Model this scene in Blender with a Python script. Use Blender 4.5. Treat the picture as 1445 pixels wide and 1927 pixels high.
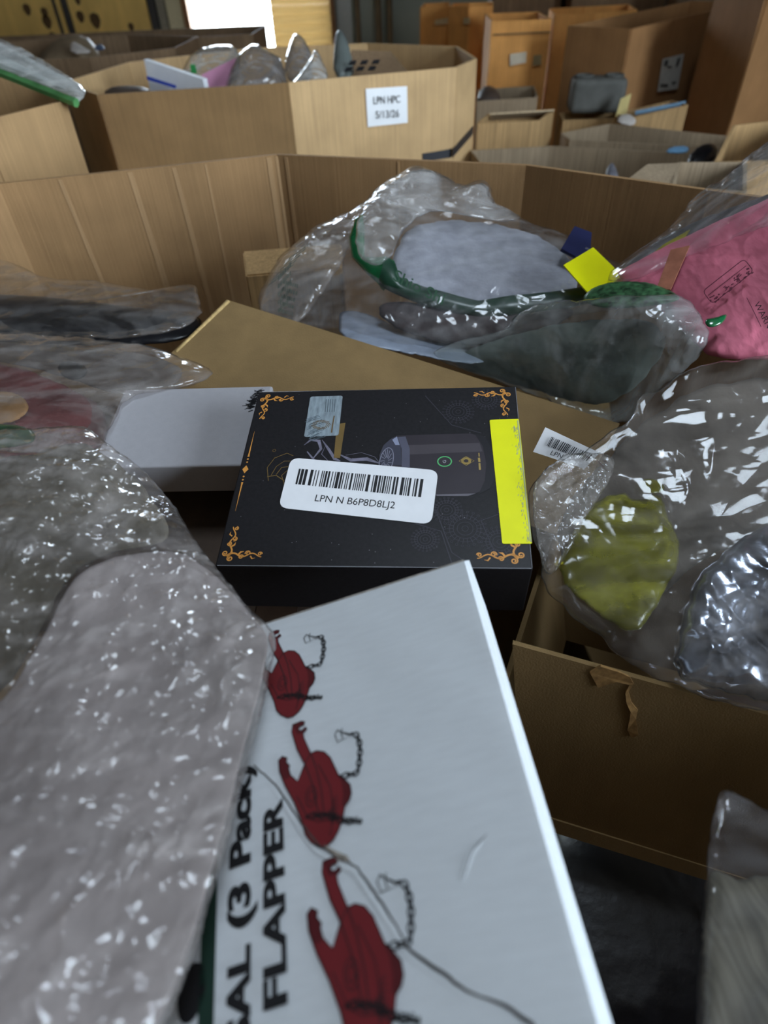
import bpy, math, random
import numpy as np
from mathutils import Matrix, Vector
from mathutils.geometry import tessellate_polygon

for o in list(bpy.data.objects): bpy.data.objects.remove(o)
SC = bpy.context.scene
COL = SC.collection

# ------------------------------------------------------------------ camera
W, H, FPX = 1445.0, 1927.0, 1150.0
PITCH, ROLL = math.radians(42.2), math.radians(-2.5)
CAM = np.array([0.0, 0.0, 1.45])
cmat = Matrix.Rotation(math.pi/2 - PITCH, 4, 'X') @ Matrix.Rotation(ROLL, 4, 'Z')
cd = bpy.data.cameras.new('camera'); co = bpy.data.objects.new('camera', cd); COL.objects.link(co)
co.matrix_world = Matrix.Translation(CAM) @ cmat
cd.sensor_fit = 'VERTICAL'; cd.sensor_height = 36.0; cd.sensor_width = 27.0
cd.lens = FPX/H*36.0; cd.clip_start = 0.02
cd.dof.use_dof = True; cd.dof.focus_distance = 0.56; cd.dof.aperture_fstop = 5.2
SC.camera = co
RC = np.array(cmat.to_3x3())

# ------------------------------------------------------------------ world, daylight, exposure
wd = bpy.data.worlds.new('world'); SC.world = wd; wd.use_nodes = True
bg = wd.node_tree.nodes['Background']
bg.inputs[0].default_value = (0.74, 0.87, 1.0, 1); bg.inputs[1].default_value = 9.0
def portal(name, loc, rot, sx, sy):
    l = bpy.data.lights.new(name, 'AREA'); l.shape = 'RECTANGLE'; l.size = sx; l.size_y = sy
    l.cycles.is_portal = True
    o = bpy.data.objects.new(name, l); COL.objects.link(o); o.location = loc; o.rotation_euler = rot
XL, XR, YB, YF, ZC = -4.6, 3.4, 9.0, -4.4, 4.0      # the room
DOOR = (-1.99, -1.03, -0.345)                               # bright doorway and roller shutter in the far wall, x values
SKY1 = (0.05, 0.80, 0.30, 1.00)                    # rooflight above the near pallet box: x0, x1, y0, y1
GATE = (-3.2, -0.6, 0.9, 3.4)                       # loading gate in the right wall: y0, y1, z0, z1
portal('rooflight_daylight', ((SKY1[0]+SKY1[1])/2, (SKY1[2]+SKY1[3])/2, ZC+.15), (0, 0, 0), SKY1[1]-SKY1[0], SKY1[3]-SKY1[2])
portal('gate_daylight', (XR+0.1, (GATE[0]+GATE[1])/2, (GATE[2]+GATE[3])/2), (0, math.pi/2, 0), GATE[3]-GATE[2], GATE[1]-GATE[0])
portal('door_daylight', ((DOOR[0]+DOOR[2])/2, YB+0.1, 1.5), (-math.pi/2, 0, 0), DOOR[2]-DOOR[0], 3.0)
vs = SC.view_settings
vs.view_transform = 'Standard'; vs.look = 'None'; vs.gamma = 1.0; vs.use_curve_mapping = False
vs.exposure = 1.45
SC.cycles.transparent_max_bounces = 24

# ------------------------------------------------------------------ projection helpers (real places from the photograph's geometry)
CX, CY = W/2, H/2
def P(x, y, d):
    x, y, d = np.broadcast_arrays(np.asarray(x, float), np.asarray(y, float), np.asarray(d, float))
    v = np.stack([(x-CX)/FPX*d, -(y-CY)/FPX*d, -d], -1)
    return CAM + v @ RC.T
def ray(x, y): return RC @ np.array([(x-CX)/FPX, -(y-CY)/FPX, -1.0])
def Zp(x, y, z): v = ray(x, y); return CAM + v*((z-CAM[2])/v[2])
def Yp(x, y, yy): v = ray(x, y); return CAM + v*((yy-CAM[1])/v[1])

# ------------------------------------------------------------------ materials
MATS = {}
def newmat(name):
    m = bpy.data.materials.new(name); m.use_nodes = True
    nt = m.node_tree; nt.nodes.clear()
    out = nt.nodes.new('ShaderNodeOutputMaterial')
    return m, nt, out
def N(nt, t, **kw):
    n = nt.nodes.new(t)
    for k, v in kw.items():
        if k.startswith('i_'):
            n.inputs[k[2:].replace('_', ' ')].default_value = v
        else: setattr(n, k, v)
    return n
def rgba(c): return (c[0], c[1], c[2], 1)
def mapping(nt, scale=(1, 1, 1), rot=(0, 0, 0)):
    tc = N(nt, 'ShaderNodeTexCoord'); mp = N(nt, 'ShaderNodeMapping')
    mp.inputs['Scale'].default_value = scale; mp.inputs['Rotation'].default_value = rot
    nt.links.new(tc.outputs['Object'], mp.inputs['Vector']); return mp
def solid(name, col, rough=0.6, var=0.15, nscale=40.0, bump=0.0, bscale=200.0, spec=0.3, metal=0.0, stretch=(1, 1, 1), coat=0.0, sheen=0.0):
    if name in MATS: return MATS[name]
    m, nt, out = newmat(name); L = nt.links
    b = N(nt, 'ShaderNodeBsdfPrincipled'); b.inputs['Roughness'].default_value = rough
    b.inputs['Specular IOR Level'].default_value = spec; b.inputs['Metallic'].default_value = metal
    b.inputs['Coat Weight'].default_value = coat; b.inputs['Sheen Weight'].default_value = sheen
    mp = mapping(nt, stretch)
    n = N(nt, 'ShaderNodeTexNoise'); n.inputs['Scale'].default_value = nscale; n.inputs['Detail'].default_value = 5
    L.new(mp.outputs[0], n.inputs['Vector'])
    r = N(nt, 'ShaderNodeValToRGB')
    r.color_ramp.elements[0].position = 0.3; r.color_ramp.elements[1].position = 0.7
    r.color_ramp.elements[0].color = rgba([c*(1-var) for c in col]); r.color_ramp.elements[1].color = rgba([min(1, c*(1+var)) for c in col])
    L.new(n.outputs['Fac'], r.inputs[0]); L.new(r.outputs[0], b.inputs['Base Color'])
    if bump:
        n2 = N(nt, 'ShaderNodeTexNoise'); n2.inputs['Scale'].default_value = bscale; n2.inputs['Detail'].default_value = 4
        L.new(mp.outputs[0], n2.inputs['Vector'])
        bp = N(nt, 'ShaderNodeBump'); bp.inputs['Strength'].default_value = bump; bp.inputs['Distance'].default_value = 0.002
        L.new(n2.outputs['Fac'], bp.inputs['Height']); L.new(bp.outputs[0], b.inputs['Normal'])
    L.new(b.outputs[0], out.inputs[0]); MATS[name] = m; return m
def cardboard(name, col, flute=260.0, rot=0.0, streak=0.25, blot=0.12):
    """kraft board: blotchy paper, fine vertical flute streaks in colour and relief"""
    if name in MATS: return MATS[name]
    m, nt, out = newmat(name); L = nt.links
    b = N(nt, 'ShaderNodeBsdfPrincipled'); b.inputs['Roughness'].default_value = 0.75; b.inputs['Specular IOR Level'].default_value = 0.15
    mp = mapping(nt); mv = mapping(nt, (flute, flute, 3.0), (0, 0, rot))
    n1 = N(nt, 'ShaderNodeTexNoise'); n1.inputs['Scale'].default_value = 9; n1.inputs['Detail'].default_value = 6
    n2 = N(nt, 'ShaderNodeTexNoise'); n2.inputs['Scale'].default_value = 1.0; n2.inputs['Detail'].default_value = 3
    n3 = N(nt, 'ShaderNodeTexNoise'); n3.inputs['Scale'].default_value = 600; n3.inputs['Detail'].default_value = 2
    L.new(mp.outputs[0], n1.inputs['Vector']); L.new(mv.outputs[0], n2.inputs['Vector']); L.new(mp.outputs[0], n3.inputs['Vector'])
    r1 = N(nt, 'ShaderNodeValToRGB'); r1.color_ramp.elements[0].position = .3; r1.color_ramp.elements[1].position = .72
    r1.color_ramp.elements[0].color = rgba([c*(1-blot) for c in col]); r1.color_ramp.elements[1].color = rgba([c*(1+blot) for c in col])
    r2 = N(nt, 'ShaderNodeMapRange'); r2.inputs['From Min'].default_value = .3; r2.inputs['From Max'].default_value = .7
    r2.inputs['To Min'].default_value = 1-streak; r2.inputs['To Max'].default_value = 1+streak
    mx = N(nt, 'ShaderNodeVectorMath', operation='MULTIPLY')
    L.new(n1.outputs['Fac'], r1.inputs[0]); L.new(n2.outputs['Fac'], r2.inputs[0])
    L.new(r1.outputs[0], mx.inputs[0]); L.new(r2.outputs[0], mx.inputs[1]); L.new(mx.outputs[0], b.inputs['Base Color'])
    ad = N(nt, 'ShaderNodeMath', operation='ADD'); L.new(n2.outputs['Fac'], ad.inputs[0]); L.new(n3.outputs['Fac'], ad.inputs[1])
    bp = N(nt, 'ShaderNodeBump'); bp.inputs['Strength'].default_value = .25; bp.inputs['Distance'].default_value = .0015
    L.new(ad.outputs[0], bp.inputs['Height']); L.new(bp.outputs[0], b.inputs['Normal'])
    L.new(b.outputs[0], out.inputs[0]); MATS[name] = m; return m
def film(name, tint=(.97, .97, .97), haze=.16, hcol=(.75, .76, .78), rough=.12, bump=.35, bscale=45.0, fres=1.5, bubbles=0.0, stretch=(1, 1, 1)):
    """clear polythene: transparent, a little milky, glossy with crinkle relief"""
    if name in MATS: return MATS[name]
    m, nt, out = newmat(name); L = nt.links
    mp = mapping(nt, stretch)
    nz = N(nt, 'ShaderNodeTexNoise'); nz.inputs['Scale'].default_value = bscale*.5; nz.inputs['Detail'].default_value = 3; nz.inputs['Distortion'].default_value = .6
    L.new(mp.outputs[0], nz.inputs['Vector'])
    vm = N(nt, 'ShaderNodeVectorMath', operation='MULTIPLY_ADD'); vm.inputs[1].default_value = (.05, .05, .05)
    L.new(nz.outputs['Color'], vm.inputs[0]); L.new(mp.outputs[0], vm.inputs[2])
    vo = N(nt, 'ShaderNodeTexVoronoi', feature='F1'); vo.inputs['Scale'].default_value = bscale
    L.new(vm.outputs[0], vo.inputs['Vector'])
    ad = N(nt, 'ShaderNodeMath', operation='MULTIPLY_ADD'); ad.inputs[1].default_value = .8
    L.new(nz.outputs['Fac'], ad.inputs[0]); L.new(vo.outputs['Distance'], ad.inputs[2])
    bp = N(nt, 'ShaderNodeBump'); bp.inputs['Strength'].default_value = bump; bp.inputs['Distance'].default_value = .006
    L.new(ad.outputs[0], bp.inputs['Height'])
    nrm = bp.outputs[0]
    if bubbles:
        vb = N(nt, 'ShaderNodeTexVoronoi', feature='SMOOTH_F1'); vb.inputs['Scale'].default_value = bubbles; vb.inputs['Randomness'].default_value = .25
        L.new(mp.outputs[0], vb.inputs['Vector'])
        b2 = N(nt, 'ShaderNodeBump', invert=True); b2.inputs['Strength'].default_value = .6; b2.inputs['Distance'].default_value = .004
        L.new(vb.outputs['Distance'], b2.inputs['Height']); L.new(nrm, b2.inputs['Normal']); nrm = b2.outputs[0]
    tr = N(nt, 'ShaderNodeBsdfTransparent'); tr.inputs[0].default_value = rgba(tint)
    df = N(nt, 'ShaderNodeBsdfDiffuse'); df.inputs[0].default_value = rgba(hcol)
    tl = N(nt, 'ShaderNodeBsdfTranslucent'); tl.inputs[0].default_value = rgba(hcol)
    L.new(nrm, df.inputs['Normal'])
    m0 = N(nt, 'ShaderNodeMixShader'); m0.inputs[0].default_value = .35
    L.new(df.outputs[0], m0.inputs[1]); L.new(tl.outputs[0], m0.inputs[2])
    mh = mapping(nt, (1, 2.2, .7), (.4, .3, .9))
    nh = N(nt, 'ShaderNodeTexNoise'); nh.inputs['Scale'].default_value = 9; nh.inputs['Detail'].default_value = 7; nh.inputs['Distortion'].default_value = 1.6
    L.new(mh.outputs[0], nh.inputs['Vector'])
    hr = N(nt, 'ShaderNodeMapRange'); hr.inputs['From Min'].default_value = .42; hr.inputs['From Max'].default_value = .70
    hr.inputs['To Min'].default_value = haze*.35; hr.inputs['To Max'].default_value = min(.95, haze*2.6)
    L.new(nh.outputs['Fac'], hr.inputs[0])
    m1 = N(nt, 'ShaderNodeMixShader'); L.new(hr.outputs[0], m1.inputs[0]); L.new(tr.outputs[0], m1.inputs[1]); L.new(m0.outputs[0], m1.inputs[2])
    gl = N(nt, 'ShaderNodeBsdfGlossy'); gl.inputs['Roughness'].default_value = rough; L.new(nrm, gl.inputs['Normal'])
    lw = N(nt, 'ShaderNodeLayerWeight'); lw.inputs[0].default_value = .5; L.new(nrm, lw.inputs['Normal'])
    pw = N(nt, 'ShaderNodeMath', operation='POWER'); pw.inputs[1].default_value = 4.0; L.new(lw.outputs['Facing'], pw.inputs[0])
    fr = N(nt, 'ShaderNodeMath', operation='MULTIPLY_ADD'); fr.inputs[1].default_value = .75; fr.inputs[2].default_value = .04; L.new(pw.outputs[0], fr.inputs[0])
    m2 = N(nt, 'ShaderNodeMixShader'); L.new(fr.outputs[0], m2.inputs[0]); L.new(m1.outputs[0], m2.inputs[1]); L.new(gl.outputs[0], m2.inputs[2])
    L.new(m2.outputs[0], out.inputs[0]); MATS[name] = m; return m

# ------------------------------------------------------------------ object helpers
def tag(o, label, cat, group=None):
    o['label'] = label; o['category'] = cat
    if group: o['group'] = group
    return o
def empty(name, label=None, cat=None, loc=(0, 0, 0), mat=None, group=None):
    o = bpy.data.objects.new(name, None); COL.objects.link(o); o.empty_display_size = .05
    o.matrix_world = mat if mat is not None else Matrix.Translation(Vector(loc))
    if label: tag(o, label, cat, group)
    return o
def wm(o): return wm(o.parent) @ o.matrix_basis if o.parent else o.matrix_basis.copy()
def mesh(name, v, f, mat, parent=None, smooth=False, local=False, loc=None):
    """v in world coordinates unless local; a child's vertices are stored in its parent's frame"""
    v = np.asarray(v, float)
    me = bpy.data.meshes.new(name)
    o = bpy.data.objects.new(name, me)
    base = np.zeros(3)
    if parent is not None:
        if not local:
            Mi = np.array(wm(parent).inverted())
            v = v @ Mi[:3, :3].T + Mi[:3, 3]
    else:
        base = np.array(loc) if loc is not None else np.array([*(v[:, :2].mean(0)), v[:, 2].min()])
        v = v - base
    me.from_pydata(v.tolist(), [], [tuple(int(i) for i in q) for q in f]); me.update()
    if smooth: me.polygons.foreach_set('use_smooth', [True]*len(me.polygons))
    me.materials.append(mat); COL.objects.link(o)
    if parent is not None: o.parent = parent
    else: o.location = base
    return o
def boxv(x0, x1, y0, y1, z0, z1):
    v = [(x, y, z) for z in (z0, z1) for y in (y0, y1) for x in (x0, x1)]
    f = [(0, 2, 3, 1), (4, 5, 7, 6), (0, 1, 5, 4), (2, 6, 7, 3), (0, 4, 6, 2), (1, 3, 7, 5)]
    return v, f
def join(*parts):
    V, F = [], []
    for v, f in parts:
        k = len(V); V += [tuple(p) for p in v]; F += [tuple(i+k for i in q) for q in f]
    return V, F
def rbox(sx, sy, sz, r=.002, seg=3, nx=1):
    """rounded box, top at z=0, centred in x,y"""
    import bmesh
    bm = bmesh.new(); bmesh.ops.create_cube(bm, size=1.0)
    for v in bm.verts: v.co = Vector((v.co.x*sx, v.co.y*sy, v.co.z*sz - sz/2))
    bmesh.ops.bevel(bm, geom=bm.edges[:], offset=r, segments=seg, affect='EDGES', profile=.5)
    V = [tuple(v.co) for v in bm.verts]; bm.verts.index_update(); F = [[v.index for v in f.verts] for f in bm.faces]; bm.free()
    return V, F
def tube(pts, r, seg=8, cap=True):
    pts = [np.asarray(p, float) for p in pts]; n = len(pts)
    rs = r if hasattr(r, '__len__') else [r]*n
    V, F = [], []
    up = np.array([.13, .27, .95])
    for i, p in enumerate(pts):
        t = pts[min(i+1, n-1)] - pts[max(i-1, 0)]; t /= np.linalg.norm(t)+1e-12
        a = np.cross(t, up); a /= np.linalg.norm(a)+1e-12; b = np.cross(t, a)
        for k in range(seg):
            th = 2*math.pi*k/seg; V.append(p + rs[i]*(math.cos(th)*a + math.sin(th)*b))
    for i in range(n-1):
        for k in range(seg):
            k2 = (k+1) % seg; F.append((i*seg+k, i*seg+k2, (i+1)*seg+k2, (i+1)*seg+k))
    if cap: F.append(tuple(range(seg-1, -1, -1))); F.append(tuple((n-1)*seg+k for k in range(seg)))
    return V, F
def smoothnoise(p, freq, rng, n=7):
    s = np.zeros(len(p))
    for _ in range(n):
        d = rng.normal(size=3); d /= np.linalg.norm(d); s += np.sin(p @ d*freq*rng.uniform(.6, 1.7) + rng.uniform(0, 6.28))
    return s/math.sqrt(n)
def crumple(p, cell, rng, stretch=1.0):
    """ridged film relief: squared distance to scattered points, sharp ridges between the bowls"""
    d = rng.normal(size=3); d /= np.linalg.norm(d)
    q = p + .35*cell*np.stack([smoothnoise(p, 2.2/cell, rng) for _ in range(3)], -1)
    q = q - np.outer(q @ d, d)*(1-1/stretch)
    lo, hi = q.min(0)-cell, q.max(0)+cell
    n = int(min(420, max(10, len(p)*0+np.prod((hi-lo)/cell)*.9)))
    idx = rng.integers(0, len(q), n)
    s = q[idx] + rng.normal(size=(n, 3))*cell*.3
    out = np.empty(len(q))
    for a in range(0, len(q), 4000):
        D = ((q[a:a+4000, None, :]-s[None])**2).sum(-1); out[a:a+4000] = D.min(1)
    out = np.minimum(out/(cell*cell), 1.6); return out - out.mean()
def chaikin(pts, k=2):
    pts = np.asarray(pts, float)
    for _ in range(k):
        nx = np.roll(pts, -1, 0); pts = np.stack([.75*pts+.25*nx, .25*pts+.75*nx], 1).reshape(-1, 2)
    return pts
def resample(pts, n):
    pts = np.vstack([pts, pts[:1]]); s = np.r_[0, np.cumsum(np.linalg.norm(np.diff(pts, axis=0), axis=1))]
    t = np.linspace(0, s[-1], n, endpoint=False)
    return np.stack([np.interp(t, s, pts[:, 0]), np.interp(t, s, pts[:, 1])], -1)
def depthfn(ctrl):
    """planes are linear in inverse depth: plane fit plus smooth residual"""
    c = np.array(ctrl, float); inv = 1/c[:, 2]
    if len(c) < 3: return lambda x, y: np.full(np.shape(x), 1/inv.mean())
    A = np.c_[c[:, 0], c[:, 1], np.ones(len(c))]; k, *_ = np.linalg.lstsq(A, inv, rcond=None); res = inv - A @ k
    def fn(x, y):
        w = 1/(((x[..., None]-c[:, 0])**2 + (y[..., None]-c[:, 1])**2) + 400)
        return 1/(k[0]*x + k[1]*y + k[2] + (w*res).sum(-1)/w.sum(-1))
    return fn
def pillow(name, outline, ctrl, tf, tb, mat, parent=None, n=150, m=34, wr=.006, cell=.05, wr2=.003, cell2=.02, st=2.0,
           soft=.0, sfreq=30, seed=1, center=None, round_=2, jag=0.0, prof=(2.5, .6), smooth=True, loc=None, rag=.014):
    rng = np.random.default_rng(seed)
    o = resample(chaikin(outline, round_), n)
    c = np.array(center, float) if center is not None else o.mean(0)
    size = math.sqrt(np.prod(o.max(0)-o.min(0))); th_ = np.linspace(0, 2*math.pi, n, endpoint=False)
    wob_ = sum(np.abs(np.sin(th_*k_/2+rng.uniform(0, 6.28)))*a_ for k_, a_ in ((5, .5), (11, .7), (23, .6), (41, .35)))-1.2
    rd = o-c; o = o + rd/np.linalg.norm(rd, axis=1)[:, None]*(wob_*rag*size)[:, None]
    if jag: o = o + rng.normal(size=o.shape)*jag
    T = np.linspace(0, 1, m+1)[1:]; fn = depthfn(ctrl)
    q = np.vstack([c[None]] + [c + t*(o-c) for t in T]); tt = np.r_[0, np.repeat(T, n)]
    p = P(q[:, 0], q[:, 1], fn(q[:, 0], q[:, 1])); dr = CAM - p; dr /= np.linalg.norm(dr, axis=1)[:, None]
    h = np.maximum(0, 1-tt**prof[0])**prof[1]
    w = np.zeros(len(p))
    if wr: w = w + wr*crumple(p, cell, rng, st)
    if wr2: w = w + wr2*crumple(p, cell2, rng, 1.5)
    if soft: w = w + soft*smoothnoise(p, sfreq, rng)
    fade = .25+.75*np.minimum(1, (1-tt)*6)
    A = p + dr*(tf*h + w*fade)[:, None]
    w2 = soft*smoothnoise(p, sfreq*.8, rng) if soft else 0
    w2 = w2 + (wr*crumple(p, cell*1.3, rng, st) if wr else 0)
    B = p - dr*(tb*h + w2*fade*.7)[:, None]
    nA = len(A); V = np.vstack([A, B[:nA-n]])
    F = []
    for off, flip in ((0, False), (nA, True)):
        def ix(j, i):
            if j == 0: return off
            k = 1+(j-1)*n+i % n
            return k if j == m else off+k
        for i in range(n):
            t = (ix(0, 0), ix(1, i+1), ix(1, i)); F.append(t[::-1] if flip else t)
        for j in range(1, m):
            for i in range(n):
                t = (ix(j, i), ix(j, i+1), ix(j+1, i+1), ix(j+1, i)); F.append(t[::-1] if not flip else t)
    # wound so that normals point out
    F = [q_[::-1] for q_ in F[:n]] + F[n:]
    ob = mesh(name, V, F, mat, parent, smooth=smooth, loc=loc)
    import bmesh
    bm = bmesh.new(); bm.from_mesh(ob.data); bmesh.ops.recalc_face_normals(bm, faces=bm.faces[:]); bm.to_mesh(ob.data); bm.free()
    return ob
def board(corners, th, nx=14, ny=14, wav=.0, seed=0, bend=0.0, ridges=()):
    """thin board between four world corners (p00,p10,p11,p01), thickness th, gentle waviness"""
    p00, p10, p11, p01 = [np.asarray(c, float) for c in corners]
    rng = np.random.default_rng(seed)
    u, v = np.meshgrid(np.linspace(0, 1, nx+1), np.linspace(0, 1, ny+1)); u = u.ravel()[:, None]; v = v.ravel()[:, None]
    p = (1-u)*(1-v)*p00 + u*(1-v)*p10 + u*v*p11 + (1-u)*v*p01
    nrm = np.cross(p10-p00, p01-p00); nrm /= np.linalg.norm(nrm)
    d = wav*smoothnoise(p, 9, rng) + bend*4*(u*(1-u)).ravel()
    for (u0, wd_, am) in ridges: d = d + am*np.exp(-((u.ravel()-u0)/wd_)**2)
    A = p + nrm*(d+th/2)[:, None]; B = p + nrm*(d-th/2)[:, None]
    n = len(p); V = np.vstack([A, B]); F = []
    k = nx+1
    for j in range(ny):
        for i in range(nx):
            a = j*k+i; F.append((a, a+1, a+k+1, a+k)); F.append((n+a, n+a+k, n+a+k+1, n+a+1))
    for i in range(nx):
        F.append((i, n+i, n+i+1, i+1)); a = ny*k+i; F.append((a, a+1, n+a+1, n+a))
    for j in range(ny):
        a = j*k; F.append((a, a+k, n+a+k, n+a)); a = j*k+nx; F.append((a, n+a, n+a+k, a+k))
    return V, F
def carton(name, label, cat, rim, zb, mat, th=.007, group=None, flaps=(), wav=.003, nx=10, ridges=None, skip=(), seed=3, inner=None):
    """open carton or pallet box: rim = world points in order round the top edge, one panel per side, a floor"""
    rim = [np.asarray(r, float) for r in rim]; c = np.mean(rim, 0)
    root = empty(name, label, cat, (c[0], c[1], zb), group=group)
    n = len(rim)
    for i in range(n):
        a, b = rim[i], rim[(i+1) % n]
        if i in skip: continue
        v, f = board([(a[0], a[1], zb), (b[0], b[1], zb), b, a], th, nx if not (ridges and i in ridges) else 90, 8, wav, seed+i, ridges=(ridges or {}).get(i, ()))
        mesh('panel', v, f, mat, root, smooth=False)
    v = [(r[0]*.985+c[0]*.015, r[1]*.985+c[1]*.015, zb+z) for z in (.004, .012) for r in rim]
    f = [tuple(range(n-1, -1, -1)), tuple(range(n, 2*n))] + [(i, (i+1) % n, n+(i+1) % n, n+i) for i in range(n)]
    mesh('floor_panel', v, f, mat, root)
    for (i, ln, drop) in flaps:
        a, b = rim[i], rim[(i+1) % n]; e = b-a; o = np.array([e[1], -e[0], 0]); o /= np.linalg.norm(o)
        if o @ ((a+b)/2-c) < 0: o = -o
        q = o*ln + np.array([0, 0, -drop]); ins = e*.02
        v, f = board([a+ins, b-ins, b-ins+q, a+ins+q], th*.8, 8, 4, wav*.5, seed+20+i)
        mesh('flap', v, f, mat, root)
    return root
class Flat:
    """flat print laid on a surface: polygons and ribbons in the surface's own plane"""
    def __init__(s): s.v, s.f = [], []
    def poly(s, pts):
        k = len(s.v); s.v += [(p[0], p[1]) for p in pts]
        for t in tessellate_polygon([[Vector((p[0], p[1], 0)) for p in pts]]): s.f.append(tuple(k+i for i in t))
        return s
    def line(s, pts, w, closed=False):
        pts = [np.asarray(p[:2], float) for p in pts]; n = len(pts)
        ws = w if hasattr(w, '__len__') else [w]*n
        k = len(s.v)
        for i, p in enumerate(pts):
            a = pts[(i-1) % n] if closed or i > 0 else p; b = pts[(i+1) % n] if closed or i < n-1 else p
            t = b-a; t = t/(np.linalg.norm(t)+1e-12); nn = np.array([-t[1], t[0]])*ws[i]/2
            s.v += [tuple(p+nn), tuple(p-nn)]
        for i in range(n if closed else n-1):
            j = (i+1) % n; s.f.append((k+2*i, k+2*i+1, k+2*j+1, k+2*j))
        return s
    def circle(s, c, rx, ry, w, rot=0, n=40):
        s.line([(c[0]+rx*math.cos(t)*math.cos(rot)-ry*math.sin(t)*math.sin(rot), c[1]+rx*math.cos(t)*math.sin(rot)+ry*math.sin(t)*math.cos(rot)) for t in np.linspace(0, 2*math.pi, n, endpoint=False)], w, True); return s
    def build(s, name, mat, root, z, label=None):
        f = []
        for q in s.f:   # all faces up
            a, b, c = (np.array(s.v[i]) for i in q[:3]); cr = (b-a)[0]*(c-a)[1]-(b-a)[1]*(c-a)[0]
            f.append(q if cr >= 0 else q[::-1])
        o = mesh(name, [(x, y, z) for x, y in s.v], f, mat, root, local=True)
        if label: o['label'] = label
        return o
def plane_uv(M4):
    Mi = np.array(M4.inverted())
    oc = Mi[:3, :3] @ CAM + Mi[:3, 3]
    def f(x, y):
        d = Mi[:3, :3] @ ray(x, y); t = -oc[2]/d[2]; return (oc + d*t)[:2]
    return f
def text_mesh(s, bold=0.0):
    c = bpy.data.curves.new('txt', 'FONT'); c.body = s; c.size = 1.0; c.offset = bold; c.resolution_u = 4
    o = bpy.data.objects.new('txt', c); COL.objects.link(o)
    dg = bpy.context.evaluated_depsgraph_get(); dg.update()
    me = bpy.data.meshes.new_from_object(o.evaluated_get(dg))
    v = np.array([x.co[:] for x in me.vertices]); f = [tuple(p.vertices) for p in me.polygons]
    bpy.data.objects.remove(o); bpy.data.curves.remove(c); bpy.data.meshes.remove(me)
    return v, f
def add_text(F, s, o, e, hgt, bold=0.0, flip=False):
    """text from local 2D point o to e, capital height hgt (to the left of o->e)"""
    v, f = text_mesh(s, bold)
    o = np.asarray(o, float); e = np.asarray(e, float)
    x0, x1 = v[:, 0].min(), v[:, 0].max(); cap = .70
    d = e-o; L = np.linalg.norm(d); d = d/L; nrm = np.array([-d[1], d[0]])*(-1 if flip else 1)
    k = len(F.v)
    for p in v: F.v.append(tuple(o + d*(p[0]-x0)/(x1-x0)*L + nrm*p[1]/cap*hgt))
    F.f += [tuple(k+i for i in q) for q in f]
def rounded(pts, r=.2, n=5):
    pts = [np.asarray(p, float) for p in pts]; out = []; m = len(pts)
    for i, p in enumerate(pts):
        a, b = pts[i-1]-p, pts[(i+1) % m]-p; rr = min(np.linalg.norm(a), np.linalg.norm(b))*r if r < 1 else r
        A, B = p+a/np.linalg.norm(a)*rr, p+b/np.linalg.norm(b)*rr
        for t in np.linspace(0, 1, n): out.append((1-t)**2*A+2*t*(1-t)*p+t*t*B)
    return out
def bil(q, u, v):
    a, b, c, d = [np.asarray(x, float) for x in q]      # TL TR BR BL
    return (1-u)*(1-v)*a+u*(1-v)*b+u*v*c+(1-u)*v*d
def barcode(F, q, n=44, seed=5):
    rng = random.Random(seed); x = 0; w = [rng.choice((1, 1, 1, 2, 2, 3)) for _ in range(2*n)]; tot = sum(w)
    for i, k in enumerate(w):
        if i % 2 == 0: F.poly([bil(q, x/tot, 0), bil(q, (x+k)/tot, 0), bil(q, (x+k)/tot, 1), bil(q, x/tot, 1)])
        x += k
def rigid(p): return Matrix.Translation(Vector(p[:3])) @ Matrix.Rotation(p[5], 4, 'Z') @ Matrix.Rotation(p[4], 4, 'Y') @ Matrix.Rotation(p[3], 4, 'X')

KRAFT = cardboard('kraft_board', (.44, .28, .13))
KRAFT2 = cardboard('kraft_board_orange', (.72, .34, .10), streak=.1)
KRAFT3 = cardboard('kraft_board_grey', (.33, .25, .165))
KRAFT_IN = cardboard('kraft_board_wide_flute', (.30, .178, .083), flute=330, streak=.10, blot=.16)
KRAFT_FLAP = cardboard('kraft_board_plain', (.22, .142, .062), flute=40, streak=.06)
WHITE = solid('white_paper', (.78, .78, .80), .55, .03, 60)
INK = solid('black_ink', (.012, .012, .014), .5, .1)
# ================================================================== the room
def structure(name, v, f, mat):
    o = mesh(name, v, f, mat); o['kind'] = 'structure'; return o
M_floor = solid('concrete', (.13, .12, .115), .8, .2, 3)
M_wall = solid('wall_paint_pale_green', (.42, .45, .38), .8, .1, 2)
M_ceil = solid('dark_timber_ceiling', (.14, .12, .10), .9, .2, 2)
M_wall2 = solid('brown_timber_wall', (.16, .13, .10), .85, .25, 2)
structure('floor', *boxv(XL-.2, XR+.2, YF-.2, YB+.2, -.1, 0), M_floor)
def holed(x0, x1, y0, y1, z0, z1, holes):
    ys = sorted({y0, y1, *[h[2] for h in holes], *[h[3] for h in holes]}); parts = []
    for a, b in zip(ys[:-1], ys[1:]):
        xs = [x0]+[x for h in holes if h[2] <= a and h[3] >= b for x in h[:2]]+[x1]
        for k in range(0, len(xs), 2): parts.append(boxv(xs[k], xs[k+1], a, b, z0, z1))
    return join(*parts)
structure('ceiling', *holed(XL-.2, XR+.2, YF-.2, YB+.2, ZC, ZC+.1, [SKY1]), M_ceil)
structure('wall_left', *boxv(XL-.2, XL, YF, YB, 0, ZC), M_wall2)
structure('wall_back', *join(boxv(XL, DOOR[0], YB, YB+.2, 0, ZC), boxv(DOOR[0], DOOR[2], YB, YB+.2, 3.0, ZC), boxv(DOOR[2], XR, YB, YB+.2, 0, ZC)), M_wall)
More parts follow.
